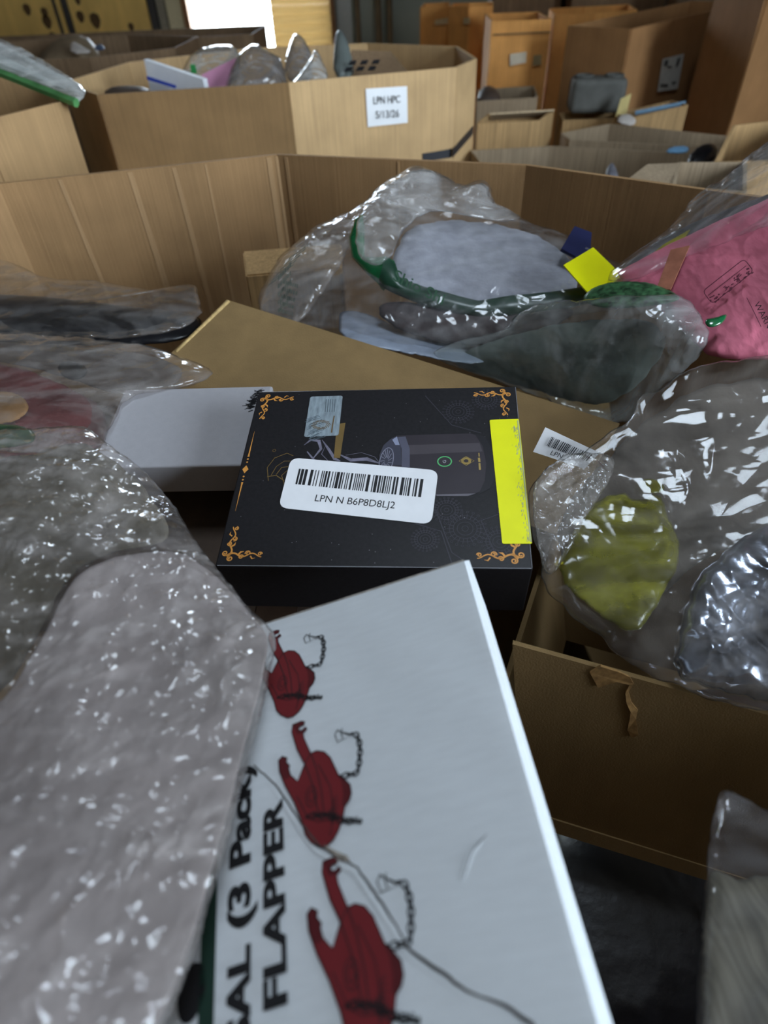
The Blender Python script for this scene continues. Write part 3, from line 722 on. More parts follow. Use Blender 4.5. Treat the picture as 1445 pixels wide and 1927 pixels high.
# peeled paper: a raised ragged strip
pts = [onface(*p) for p in [(1110, 1262), (1130, 1250), (1165, 1262), (1185, 1272), (1192, 1285), (1182, 1300), (1188, 1320), (1200, 1335), (1196, 1352), (1200, 1378), (1188, 1385), (1180, 1372), (1184, 1352), (1186, 1335), (1178, 1318), (1176, 1300), (1184, 1286), (1160, 1280), (1125, 1290)]]
V = [p for p in pts]+[p+nn*.0025*(.3+rng.random()) for p in pts]; n = len(pts)
tri = tessellate_polygon([[Vector(p) for p in pts]])
mesh('torn_patch', V, [tuple(n+i for i in t) for t in tri]+[(i, (i+1) % n, n+(i+1) % n, n+i) for i in range(n)], solid('torn_kraft', (.30, .17, .06), .9, .3, 200), bc)
# dark brown parcel under the black box, seen in the gap on its left
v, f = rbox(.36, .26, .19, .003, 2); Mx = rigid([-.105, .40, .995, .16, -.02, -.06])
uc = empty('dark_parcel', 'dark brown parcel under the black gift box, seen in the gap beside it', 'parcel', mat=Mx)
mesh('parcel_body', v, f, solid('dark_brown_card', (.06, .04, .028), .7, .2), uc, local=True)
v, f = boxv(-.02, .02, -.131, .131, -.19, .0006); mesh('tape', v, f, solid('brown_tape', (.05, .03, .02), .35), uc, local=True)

# closed cartons at the bottom of the pile, carrying everything above
for (cx_, cy_, sx_, sy_, top_, rz_, lb_) in ((-.42, .35, .34, .36, .78, .05, 'closed brown carton under the bubble wrapped parcel'), (-.10, .42, .26, .38, .785, -.08, 'closed brown carton under the dark parcel'),
        (-.44, .80, .42, .34, .93, .20, 'closed brown carton under the black bag at left back'), (.12, .80, .48, .26, .90, -.22, 'closed brown carton under the large clear bag'),
        (.46, .44, .30, .30, .66, .10, 'closed brown carton under the big hazy bag at right'), (-.10, .07, .26, .20, .86, .0, 'closed brown carton under the flapper carton')):
    cc = empty('closed_carton', lb_, 'carton', mat=Matrix.Translation((cx_, cy_, top_)) @ Matrix.Rotation(rz_, 4, 'Z'))
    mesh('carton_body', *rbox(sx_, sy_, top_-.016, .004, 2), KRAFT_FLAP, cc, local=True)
    v, f = boxv(-sx_/2-.0006, sx_/2+.0006, -.025, .025, -.06, .0008); mesh('tape', v, f, solid('brown_tape', (.05, .03, .02), .35), cc, local=True)
# worn pale creases on the inner faces of the pallet box panels
M_crease = cardboard('pale_worn_crease', (.37, .23, .115), flute=330, streak=.08)
for i, u0, w_, lean in ((0, .20, .010, .03), (0, .44, .014, .02), (0, .60, .012, .015), (0, .72, .006, .0), (0, .955, .014, 0), (0, .99, .012, 0), (1, .035, .010, 0), (1, .51, .005, 0), (2, .62, .004, 0)):
    a, b = (np.array([*plan[k], 0]) for k in (i, i+1)); e = b-a; L = np.linalg.norm(e); e /= L; nn_ = np.array([e[1], -e[0], 0]); nn_ = nn_ if nn_ @ (CAM*[1, 1, 0]-a) > 0 else -nn_
    p = a+e*u0*L+nn_*.0049; z_ = np.array([0, 0, 1.0]); ln = e*lean
    v, f = board([p+z_*.70+ln, p+e*w_+z_*.70+ln, p+e*w_*.6+z_*1.197, p+z_*1.197], .0010, 2, 12, .0, i); mesh('worn_crease', v, f, M_crease, near)
# added black filler shape, stands in for the deep shade in the lower right gap
tag(pillow('black_bag_or_filler', [(1020, 1480), (1150, 1500), (1340, 1580), (1480, 1640), (1480, 2020), (1050, 2020), (1000, 1700)], [(1020, 1480, .72), (1480, 1640, .68), (1480, 2020, .58), (1050, 2020, .58)], .02, .05, solid('black_poly', (.006, .006, .008), .3, .3, 40, .3, 60, spec=.5),
    n=100, m=24, wr=.006, cell=.06, wr2=0, seed=88), 'added black filler standing in for the shade deep in the lower right gap', 'plastic bag')
# ================================================================== bags
CLEAR = film('clear_film', haze=.09, bump=.45, bscale=38)
CLEAR2 = film('clear_film_milky', haze=.20, hcol=(.74, .73, .72), bump=.45, bscale=34)
CLEAR3 = film('clear_film_dirty', haze=.17, hcol=(.55, .50, .47), bump=.4, bscale=40)
def soft(name, label, cat, *a, **k): return tag(pillow(name, *a, **k), label, cat)
# --- central clear bag with grey garment
CTR = [(500, 560, .86), (700, 420, .90), (790, 330, .93), (950, 400, .90), (1170, 520, .80), (800, 640, .79), (1000, 590, .77), (600, 610, .83)]
bag = empty('clear_bag', 'large clear plastic bag with a green band holding a grey garment', 'plastic bag', P(800, 640, .80))
pillow('bag_film', [(478, 585), (500, 530), (540, 470), (600, 420), (660, 400), (695, 365), (735, 335), (785, 314), (830, 325), (862, 352), (900, 338), (922, 350), (925, 380), (965, 400), (1010, 425), (1085, 450), (1150, 490), (1250, 545), (1230, 570), (1100, 590), (985, 610), (960, 640), (790, 668), (640, 640), (560, 612)],
       CTR, .055, .05, CLEAR, bag, n=220, m=46, wr=.011, cell=.075, wr2=.0035, cell2=.024, st=2.6, seed=11, center=(800, 520), round_=1)
pillow('bag_mouth', [(668, 470), (672, 410), (700, 362), (785, 316), (830, 326), (870, 352), (915, 342), (924, 378), (960, 395), (985, 412), (940, 420), (860, 398), (790, 400), (752, 440), (735, 490), (700, 505)],
       [(700, 420, .83), (790, 330, .90), (950, 400, .86), (700, 500, .80)], .02, .02, CLEAR2, bag, n=150, m=20, wr=.010, cell=.05, wr2=.003, cell2=.018, st=2.5, seed=12, center=(770, 385), round_=1)
def strip(name, top, bot, mat, parent, n=60, th=.0015, wob=.002, seed=1):
    rng = np.random.default_rng(seed)
    def rs(l):
        l = np.array(l, float); s = np.r_[0, np.cumsum(np.linalg.norm(np.diff(l[:, :2], axis=0), axis=1))]; t = np.linspace(0, s[-1], n)
        return np.stack([np.interp(t, s, l[:, k]) for k in range(3)], -1)
    a, b = rs(top), rs(bot); m = 6; V = []
    for side in (0, 1):
        for j in range(m+1):
            c = a+(b-a)*j/m; p = P(c[:, 0], c[:, 1], c[:, 2]+side*th - .006*math.sin(math.pi*j/m))
            if side == 0: dz = wob*smoothnoise(p, 60, np.random.default_rng(seed))
            V.append(p+np.outer(dz, [0, -.7, .7]))
    V = np.vstack(V); N_ = (m+1)*n; F = []
    for j in range(m):
        for i in range(n-1):
            q = j*n+i; F.append((q, q+n, q+n+1, q+1)); F.append((N_+q, N_+q+1, N_+q+n+1, N_+q+n))
    for i in range(n-1):
        F.append((i, i+1, N_+i+1, N_+i)); q = m*n+i; F.append((q, N_+q, N_+q+1, q+1))
    return mesh(name, V, F, mat, parent, smooth=True)
M_green = solid('green_plastic', (.006, .11, .035), .18, .15, 60, spec=.6, coat=.5)
M_dgreen = solid('dark_green_plastic', (.010, .040, .022), .3, .25, 40, spec=.5)
strip('green_band', [(683, 402, 0.855), (686, 440, 0.840), (686, 482, 0.825), (712, 484, 0.815), (725, 482, 0.810), (742, 492, 0.805), (746, 508, 0.800)], [(668, 412, 0.855), (657, 446, 0.840), (662, 483, 0.825), (690, 515, 0.810), (712, 535, 0.802), (716, 542, 0.800), (722, 548, 0.795)], M_green, bag, wob=.001)
gb = strip('green_band', [(725, 482, 0.805), (744, 495, 0.800), (752, 522, 0.795), (800, 540, 0.785), (860, 556, 0.775), (900, 565, 0.770), (960, 556, 0.765), (1040, 548, 0.765), (1110, 538, 0.770), (1180, 530, 0.770)], [(712, 530, 0.800), (720, 542, 0.795), (740, 552, 0.790), (800, 576, 0.780), (860, 590, 0.772), (920, 598, 0.765), (960, 597, 0.760), (1040, 588, 0.760), (1110, 570, 0.765), (1180, 545, 0.770)], M_dgreen, bag, wob=.001, seed=2)
# faint lettering on the band
F = Flat()
fp = Matrix(np.vstack([np.c_[np.array([P(860, 562, .735)-P(730, 512, .755), P(728, 490, .755)-P(730, 512, .755), [0, 0, 0]]).T, P(730, 512, .755)], [0, 0, 0, 1]]).tolist())
v, f = text_mesh('Shio Shi', .01)
M_pale_ink = solid('pale_green_ink', (.035, .085, .05), .5, .2)
x1 = v[:, 0].max(); a0, a1 = np.array([738, 526]), np.array([832, 574])
pp = []
for p in v:
    t = p[0]/x1; base = a0+(a1-a0)*t; up = np.array([9, -25])*(p[1]/.7)*.8; dd = .784-.022*t-.012
    pp.append(P(base[0]+up[0], base[1]+up[1], dd))
mesh('band_lettering', pp, f, M_pale_ink, gb)
# grey garment inside
M_cloth = solid('grey_garment', (.30, .305, .355), .9, .2, 50, .3, 300, sheen=.3)
soft('folded_garment', 'folded blue grey garment inside the large clear bag', 'garment', [(735, 545), (742, 470), (770, 425), (860, 412), (980, 430), (1060, 470), (1090, 520), (1080, 560), (960, 580), (850, 570), (780, 560)],
     [(760, 540, .80), (800, 430, .88), (1000, 440, .87), (1060, 550, .80)], .02, .04, M_cloth, n=180, m=44, wr=.016, cell=.07, wr2=.003, cell2=.025, st=4, soft=.003, sfreq=40, seed=21, prof=(4, .5))
soft('dark_sleeve', 'dark brown black textile under the green band in the clear bag', 'textile', [(700, 590), (740, 560), (860, 590), (980, 592), (1090, 575), (1060, 610), (965, 640), (900, 650), (790, 640)],
     [(700, 590, .80), (1000, 600, .76), (850, 640, .77)], .008, .03, solid('dark_textile', (.06, .045, .045), .8, .3, 60, .3, 300), n=110, m=24, wr=.008, cell=.04, wr2=0, soft=.002, seed=22, rag=.03)
soft('pale_blue_pouch', 'pale blue grey poly pouch at the foot of the clear bag', 'pouch', [(636, 600), (645, 583), (690, 588), (760, 622), (850, 640), (960, 660), (900, 690), (780, 668), (640, 640)],
     [(640, 610, .81), (760, 640, .79), (920, 680, .76)], .012, .02, solid('pale_blue_poly', (.22, .25, .31), .25, .2, 40, spec=.6), n=110, m=20, wr=.005, cell=.035, wr2=.002, seed=23)
# printed film bag at the left flank
pb = soft('printed_bag', 'crumpled clear film with dark green print at the left of the big bag', 'plastic bag', [(484, 590), (500, 535), (540, 470), (600, 425), (660, 402), (668, 440), (640, 500), (600, 560), (560, 615), (520, 605)],
     [(500, 580, .83), (560, 480, .87), (650, 410, .88), (600, 580, .80)], .02, .03, CLEAR3, n=120, m=26, wr=.008, cell=.05, wr2=.002, st=3, seed=24, round_=1)
M_olive = solid('olive_print', (.055, .058, .045), .5, .3, 80)
for rows, (x, y), (ex, ey), (dx, dy) in ((6, (545, 485), (38, -28), (-7, 9)), (5, (523, 520), (24, -26), (0, 14)), (6, (522, 600), (26, 8), (2, -12))):
    pts = []; fs = []
    for k in range(rows):
        rng = random.Random(k+rows); t = 0
        while t < 1:
            w = rng.uniform(.06, .16); x0, y0 = x+dx*k*1.1+ex*t, y+dy*k*1.1+ey*t; x1_, y1_ = x0+ex*w, y0+ey*w; n_ = len(pts)
            pts += [P(x0, y0, .80), P(x1_, y1_, .80), P(x1_+dx*.6, y1_+dy*.6, .80), P(x0+dx*.6, y0+dy*.6, .80)]
            fs.append((n_, n_+1, n_+2, n_+3)); t += w+.04
    mesh('green_print', pts, fs, M_olive, pb)
# navy card and yellow sticker
v, f = board(pd([(1055, 470, .80), (1080, 428, .86), (1112, 440, .86), (1108, 500, .79)]), .004, 4, 4); 
tag(mesh('navy_card', v, f, solid('navy_card', (.012, .016, .06), .5, .1)), 'navy blue card tip behind the yellow sticker', 'card')
v, f = board(pd([(1060, 500, .745), (1116, 466, .775), (1182, 530, .74), (1104, 551, .715)]), .0015, 8, 8, .0015, 2)
tag(mesh('yellow_card', v, f, solid('fluorescent_yellow', (.80, .80, .0))), 'bright yellow card under clear film near the pink parcel', 'card')
# --- front clear bag with greenish contents
bag2 = soft('clear_bag', 'crumpled shiny clear bag in front of the pink parcel', 'plastic bag', [(800, 670), (860, 640), (960, 622), (972, 590), (1010, 572), (1100, 562), (1200, 556), (1290, 555), (1320, 590), (1336, 640), (1300, 690), (1240, 730), (1200, 790), (1130, 800), (1000, 740), (900, 705)],
     [(800, 670, .76), (970, 590, .72), (1290, 560, .62), (1320, 650, .60), (1150, 790, .70), (980, 720, .74)], .035, .03, film('clear_film_green_grey', (.93, .95, .93), haze=.18, hcol=(.66, .68, .68), bump=.6, bscale=36), n=200, m=46, wr=.012, cell=.06, wr2=.004, cell2=.02, st=3.0, seed=31, round_=1)
soft('grey_green_textile', 'grey green goods inside the shiny clear bag', 'textile', [(830, 685), (900, 650), (1000, 620), (1120, 600), (1230, 600), (1260, 650), (1200, 730), (1120, 770), (980, 725)],
     [(830, 680, .785), (1250, 600, .66), (1150, 760, .71), (980, 720, .75)], .008, .03, solid('grey_green_goods', (.10, .115, .105), .7, .5, 25, .2, 200), n=120, m=24, wr=.006, cell=.05, wr2=0, seed=32)
soft('green_bag', 'dark green printed bag edge under the shiny clear bag', 'plastic bag', [(1090, 560), (1130, 532), (1210, 528), (1260, 545), (1290, 565), (1200, 580), (1120, 580)], [(1090, 560, .69), (1210, 530, .67), (1280, 560, .64)], .008, .02,
     solid('green_mottled_print', (.03, .085, .035), .35, .9, 140), n=80, m=16, wr=.003, cell=.03, wr2=0, seed=33)
soft('green_scrap', 'small bright green plastic scrap beside the pink parcel', 'scrap', [(1325, 600), (1345, 598), (1372, 588), (1358, 612), (1330, 618)], [(1325, 600, .585), (1372, 588, .585), (1340, 615, .58)], .004, .004, M_green, n=40, m=8, wr=.001, cell=.02, wr2=0, seed=34)
# --- pink parcel with its clear sleeve
PKC = [(1170, 510, .72), (1445, 374, .66), (1540, 335, .61), (1540, 680, .565), (1330, 680, .60), (1260, 580, .67)]
M_pink = solid('pink_quilted', (.60, .15, .22), .7, .3, 16, 1.0, 38, stretch=(1.6, .6, 1))
pk = soft('pink_parcel', 'pink quilted paper parcel with a stamp and warning print at right edge', 'parcel', [(1150, 520), (1200, 490), (1300, 440), (1445, 374), (1540, 335), (1560, 680), (1445, 676), (1340, 676), (1300, 640), (1230, 570)],
     PKC, .018, .05, M_pink, n=220, m=60, wr=.008, cell=.035, wr2=.003, cell2=.014, st=3, rag=.004, seed=41, round_=1, prof=(6, .5))
pink_fn = depthfn(PKC)
M_maroon = solid('maroon_ink', (.12, .02, .04), .7, .2)
def onpink(x, y): return P(x, y, float(pink_fn(np.array([x*1.0]), np.array([y*1.0]))[0])-.0265)
def pinkflat(F, nm, m_):
    o = mesh(nm, [onpink(x, y) for x, y in F.v], F.f, m_, pk); return o
F = Flat(); F.line(rounded([(1322, 548), (1400, 487), (1418, 510), (1340, 572)], .3), 1.6, True); F.line([(1332, 556), (1404, 500)], 1.2)
rng = random.Random(6)
for k in range(40):
    t = rng.random(); s = rng.uniform(.25, .8); p0 = np.array([1328, 555])+t*np.array([76, -58])+s*np.array([16, 22]); F.line([p0, p0+np.array([rng.uniform(2, 6), -rng.uniform(1, 5)])], rng.uniform(1.5, 3))
F.line([(1405, 560), (1420, 590), (1432, 615)], 1.3)
pinkflat(F, 'stamp_print', M_maroon)
F = Flat(); add_text(F, 'WARNING', (1418, 572), (1458, 646), 12, flip=True); pinkflat(F, 'warning_print', solid('dark_maroon_ink', (.05, .012, .022), .7))
v, f = board([onpink(*p) for p in [(1235, 545), (1262, 470), (1298, 462), (1262, 545)]], .001, 4, 4, .0006, 1); mesh('orange_patch', v, f, solid('orange_paper', (.40, .15, .09), .8, .2, 60, .5, 80), pk)
soft('clear_sleeve', 'clear crinkled plastic sleeve along the top of the pink parcel', 'plastic sleeve', [(1130, 525), (1200, 470), (1262, 430), (1300, 375), (1370, 330), (1410, 290), (1450, 262), (1540, 230), (1540, 380), (1445, 425), (1300, 480), (1180, 535)],
     [(1150, 520, .72), (1445, 270, .72), (1540, 240, .66), (1540, 370, .58), (1300, 470, .675)], .03, .03, CLEAR, n=170, m=32, wr=.012, cell=.05, wr2=.003, st=2.5, seed=43, round_=1)
soft('dark_packet', 'dark packet with yellow print inside the sleeve above the pink parcel', 'packet', [(1160, 512), (1230, 455), (1300, 420), (1420, 375), (1540, 330), (1540, 375), (1445, 405), (1310, 470), (1190, 525)],
     [(1160, 512, .775), (1540, 330, .67), (1540, 375, .66), (1300, 470, .745)], .006, .02, solid('dark_packet', (.055, .05, .05), .4, .5, 40), n=90, m=16, wr=.003, cell=.04, wr2=0, seed=44)
v, f = board(pd([(1215, 490, .72), (1250, 462, .725), (1298, 435, .72), (1285, 455, .715)]), .0015, 6, 4, .001, 5)
tag(mesh('yellow_paper', v, f, solid('mustard_print', (.30, .26, .02), .6, .3, 60)), 'mustard yellow paper strip under the sleeve', 'paper')
# --- large right clear bag
RB = [(1000, 960, .50), (1035, 1120, .475), (1200, 780, .54), (1300, 690, .545), (1540, 660, .53), (1540, 1350, .42), (1250, 1285, .455), (1445, 1000, .48)]
rb = empty('clear_bag', 'big hazy clear bag at the right over yellow film and dark foil', 'plastic bag', P(1250, 1250, .50))
pillow('bag_film', [(996, 940), (1010, 890), (1060, 855), (1110, 850), (1165, 805), (1195, 780), (1200, 745), (1250, 735), (1285, 700), (1340, 678), (1445, 672), (1560, 668), (1560, 1360), (1445, 1338), (1330, 1312), (1250, 1282), (1190, 1252), (1130, 1205), (1070, 1150), (1024, 1098), (1016, 1040), (998, 990)],
       RB, .02, .03, film('clear_film_hazy', haze=.06, hcol=(.60, .55, .50), bump=.3, bscale=20, stretch=(1, 2.5, 1), rough=.09), rb, n=260, m=70, wr=.014, cell=.07, wr2=.004, cell2=.025, st=5, seed=51, center=(1270, 1000), round_=1)
pillow('bag_fold', [(1000, 950), (1010, 895), (1060, 858), (1120, 850), (1160, 862), (1150, 900), (1110, 960), (1075, 1030), (1040, 1085), (1022, 1075), (1012, 1020)], [(1000, 960, .485), (1150, 860, .51), (1040, 1085, .46)], .008, .006, film('clear_film_gathered', haze=.13, hcol=(.60, .56, .52), bump=.7, bscale=70), rb, n=100, m=22, wr=.008, cell=.035, wr2=.003, st=3.5, seed=52, round_=1)
lq = [(1026, 804), (1128, 852), (1100, 882), (1003, 850)]
dl = lambda u, v_: P(*(bil(lq, u, v_)), .545+.01*v_)
v, f = board([dl(0, 1), dl(1, 1), dl(1, 0), dl(0, 0)], .0006, 8, 4, .0008, 3); lab2 = mesh('barcode_label', v, f, WHITE, rb); lab2['label'] = 'curled white barcode label'
F = Flat(); barcode(F, [(.17, .22), (.95, .22), (.95, .62), (.17, .62)], 26, 8); add_text(F, 'LPN', (.30, .90), (.52, .90), -.2)
mesh('label_print', [dl(x, y)+(CAM-dl(x, y))*.004 for x, y in F.v], F.f, INK, lab2)
M_yfilm = film('olive_yellow_film', (.62, .60, .12), haze=.55, hcol=(.30, .29, .03), bump=.4, bscale=30, rough=.2)
soft('yellow_film', 'translucent olive yellow film folded inside the right clear bag', 'plastic film', [(1042, 1078), (1075, 1010), (1112, 950), (1165, 922), (1200, 948), (1238, 922), (1262, 980), (1285, 1045), (1245, 1125), (1195, 1200), (1120, 1152)],
     [(1050, 1060, .495), (1120, 970, .52), (1270, 1000, .52), (1195, 1195, .475)], .008, .012, M_yfilm, n=120, m=24, wr=.008, cell=.035, wr2=.003, st=2.5, seed=53, round_=1)
soft('yellow_scrap', 'small olive yellow scrap near the top of the right clear bag', 'plastic film', [(1200, 905), (1225, 898), (1255, 915), (1240, 930), (1210, 925)], [(1200, 905, .53), (1250, 915, .53), (1215, 930, .52)], .003, .004, M_yfilm, n=40, m=8, wr=.001, cell=.02, wr2=0, seed=54)
M_foil = solid('dark_blue_foil', (.30, .33, .40), .22, .9, 26, .4, 60, spec=.9, metal=.9)
soft('foil_packet', 'shiny crumpled dark blue foil packet at the right edge', 'packet', [(1262, 1270), (1280, 1160), (1310, 1090), (1350, 1050), (1420, 990), (1520, 960), (1560, 1330), (1445, 1325), (1350, 1300)],
     [(1280, 1270, .475), (1310, 1090, .50), (1520, 970, .51), (1540, 1330, .455)], 0.022, .03, M_foil, n=170, m=44, wr=.022, cell=.04, wr2=.008, cell2=.02, st=3, seed=55, round_=1, prof=(5, .5))
soft('brown_goods', 'dark brown goods deep inside the right clear bag', 'textile', [(1040, 1000), (1090, 920), (1200, 800), (1330, 720), (1560, 700), (1560, 1100), (1400, 1010), (1280, 1080), (1180, 1190), (1090, 1120)],
     [(1040, 1000, .56), (1330, 720, .60), (1560, 700, .585), (1560, 1100, .52), (1180, 1190, .515)], .01, .03, solid('dark_taupe', (.075, .062, .05), .85, .35, 14, .3, 200), n=130, m=28, wr=.008, cell=.06, wr2=0, seed=56)
# --- bottom right bag with ribbed cloth
soft('ribbed_cloth', 'beige ribbed knit cloth at the bottom right corner', 'cloth', [(1318, 2010), (1322, 1800), (1330, 1660), (1340, 1634), (1380, 1652), (1398, 1660), (1430, 1645), (1560, 1660), (1580, 2010)],
     [(1320, 2000, .25), (1335, 1650, .315), (1560, 1650, .32), (1570, 2000, .25)], .012, .02, solid('beige_knit', (.14, .125, .095), .95, .35, 40, .6, 250, stretch=(9, .4, .4)), n=130, m=30, wr=0, wr2=0, soft=.0022, sfreq=230, seed=61, round_=1, prof=(6, .5))
soft('clear_bag', 'clear bag over the beige ribbed cloth in the bottom right corner', 'plastic bag', [(1308, 2020), (1314, 1850), (1325, 1700), (1338, 1560), (1343, 1525), (1355, 1488), (1372, 1484), (1410, 1508), (1460, 1530), (1590, 1570), (1600, 2020)],
     [(1310, 2010, .243), (1340, 1520, .335), (1590, 1560, .335), (1590, 2010, .243)], .014, .022, film('clear_film_thin', haze=.06, hcol=(.6, .6, .62), bump=.3, bscale=30), n=140, m=30, wr=.004, cell=.045, wr2=.001, seed=62, round_=1, prof=(5, .5))
# --- left: black bag under clear film
soft('black_bag_or_filler', 'glossy black plastic bag lying at the left back panel', 'plastic bag', [(-90, 560), (0, 552), (120, 562), (250, 578), (330, 585), (388, 600), (360, 640), (250, 652), (60, 648), (-90, 660)],
     [(-90, 560, .86), (388, 600, .84), (360, 640, .80), (-90, 660, .78)], .02, .05, solid('black_poly', (.006, .006, .008), .22, .3, 40, .3, 60, spec=.5), n=140, m=30, wr=.006, cell=.05, wr2=.002, st=3, seed=71)
soft('clear_wrap', 'clear wrap with small glints over the black bag at left', 'plastic wrap', [(-90, 470), (0, 487), (50, 505), (80, 525), (180, 528), (275, 545), (290, 552), (340, 535), (368, 536), (374, 565), (384, 595), (330, 625), (200, 640), (-90, 640)],
     [(-90, 480, .92), (370, 540, .87), (384, 595, .81), (-90, 640, .76)], .025, .03, film('clear_film_thin2', haze=.10, hcol=(.5, .48, .47), bump=.5, bscale=34), n=180, m=36, wr=.010, cell=.055, wr2=.003, st=2.5, seed=72, round_=1)
# --- left: clear bag with red and brown goods
soft('clear_bag', 'clear bag with dark red and tan goods at the left edge', 'plastic bag', [(-90, 622), (50, 628), (150, 634), (230, 643), (300, 656), (350, 676), (406, 697), (385, 720), (320, 735), (235, 745), (215, 790), (190, 850), (-90, 850)],
     [(-90, 630, .76), (400, 697, .70), (240, 745, .66), (190, 850, .60), (-90, 850, .58)], .025, .03, film('clear_film_brownish', (.95, .92, .91), haze=.22, hcol=(.52, .49, .47), bump=.45, bscale=28), n=180, m=40, wr=.009, cell=.07, wr2=.002, st=3, seed=73, round_=1)
soft('red_garment', 'dark red garment inside the left clear bag', 'garment', [(-90, 670), (30, 690), (110, 720), (190, 760), (205, 810), (180, 860), (-90, 860)], [(-90, 670, .74), (150, 730, .70), (180, 860, .62), (-90, 860, .61)], .012, .03,
     solid('dark_red_cloth', (.11, .026, .026), .8, .4, 20, .3, 200), n=120, m=26, wr=.009, cell=.06, wr2=0, st=2.5, seed=74)
soft('tan_garment', 'tan brown cloth inside the left clear bag', 'cloth', [(-90, 740), (0, 735), (40, 742), (60, 770), (20, 800), (-90, 800)], [(-90, 740, .67), (50, 745, .67), (20, 800, .635), (-90, 800, .635)], .008, .012,
     solid('tan_cloth', (.24, .13, .045), .85, .3, 30, .3, 200), n=80, m=16, wr=.004, cell=.04, wr2=0, seed=75)
soft('grey_goods', 'grey taupe goods at the back of the left clear bag', 'textile', [(-90, 640), (100, 648), (250, 660), (350, 690), (330, 728), (230, 745), (150, 720), (60, 690), (-90, 668)], [(-90, 640, .79), (350, 690, .745), (230, 745, .71), (-90, 668, .76)], .008, .02,
     solid('grey_taupe', (.13, .115, .10), .8, .3, 20, .2, 150), n=110, m=18, wr=.005, cell=.05, wr2=0, seed=76)
soft('black_buckle', 'dark oval buckle shape inside the left clear bag', 'buckle', [(105, 690), (125, 678), (155, 684), (168, 700), (150, 716), (120, 712)], [(105, 690, .70), (168, 700, .70), (130, 716, .69)], .006, .006, solid('charcoal', (.03, .03, .03), .6, .2), n=50, m=10, wr=.001, cell=.02, wr2=0, seed=77)
soft('green_pouch', 'green foil pouch at the left edge above the bubble wrap', 'pouch', [(-90, 800), (0, 798), (40, 800), (70, 815), (60, 840), (-90, 850)], [(-90, 800, .58), (70, 815, .575), (-90, 850, .555)], .008, .01,
     solid('green_foil', (.02, .05, .025), .3, .6, 60, .3, 100, spec=.6), n=60, m=12, wr=.003, cell=.03, wr2=.001, seed=78)
# --- bubble wrapped parcel
BC = [(150, 800, .47), (-80, 820, .45), (340, 960, .43), (515, 1195, .345), (480, 1400, .295), (300, 1930, .205), (-80, 1340, .30), (-80, 1990, .19), (200, 1400, .285)]
bw = empty('bubble_wrapped_parcel', 'bubble wrapped whitish parcel filling the lower left foreground', 'parcel', P(150, 1500, .33))
M_bub = film('bubble_film', haze=.14, hcol=(.56, .51, .49), bump=.45, bscale=60, rough=.14, bubbles=95)
pillow('bubble_film', [(-120, 815), (60, 806), (120, 800), (165, 803), (205, 838), (255, 872), (300, 915), (335, 962), (362, 1012), (402, 1062), (432, 1102), (470, 1145), (510, 1180), (520, 1205), (508, 1262), (492, 1335), (470, 1420), (448, 1505), (425, 1590), (400, 1680), (375, 1762), (345, 1850), (300, 1960), (280, 2030), (-140, 2030)],
       BC, .012, .022, M_bub, bw, n=300, m=90, wr=.009, cell=.05, wr2=.004, cell2=.012, st=2.5, seed=81, center=(160, 1350), round_=1, jag=1.0, prof=(5, .5), rag=.002)
pillow('wrapped_box', [(-140, 1420), (0, 1330), (60, 1240), (120, 1120), (150, 1075), (240, 1040), (340, 1035), (400, 1080), (450, 1130), (500, 1190), (505, 1215), (494, 1270), (478, 1340), (456, 1420), (434, 1505), (410, 1590), (386, 1680), (360, 1765), (330, 1850), (285, 1960), (260, 2040), (-140, 2040)],
       BC, .000, .016, solid('pale_pink_foam', (.22, .188, .18), .6, .22, 14, .4, 120), bw, n=220, m=60, wr=.009, cell=.035, wr2=.002, st=5, seed=82, center=(190, 1450), round_=1, prof=(8, .5), rag=.003)
soft('green_brown_pouch', 'greenish brown goods showing through the top of the bubble wrap', 'pouch', [(-120, 900), (60, 850), (160, 830), (230, 880), (300, 950), (330, 1020), (200, 1040), (130, 1080), (60, 1220), (0, 1310), (-120, 1380)],
     [(150, 830, .49), (-80, 900, .465), (320, 1000, .43), (120, 1080, .39), (-100, 1350, .325)], .004, .014, solid('olive_brown_goods', (.10, .085, .06), .8, .35, 16, .3, 150), n=120, m=30, wr=.006, cell=.05, wr2=0, seed=83)

# ================================================================== other pallet boxes and cartons
def xy(x, y): return np.array([x, y, 0.0])
B = [Zp(185, 178, 1.2), Zp(543, 155, 1.2), Zp(858, 126, 1.2), Zp(896, 110, 1.2)]
bx = [*B, np.array([.34, 2.80, 1.2]), np.array([.02, 3.05, 1.2]), np.array([-.45, 3.05, 1.2]), np.array([-.85, 2.75, 1.2]), np.array([-.92, 2.30, 1.2])]
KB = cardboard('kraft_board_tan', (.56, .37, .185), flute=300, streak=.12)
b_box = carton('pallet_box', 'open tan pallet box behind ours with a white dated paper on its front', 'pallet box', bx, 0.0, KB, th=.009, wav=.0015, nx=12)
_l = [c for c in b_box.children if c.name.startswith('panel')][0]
_l.data.materials[0] = cardboard('kraft_board_tan_dark', (.25, .148, .065), flute=300, streak=.1)
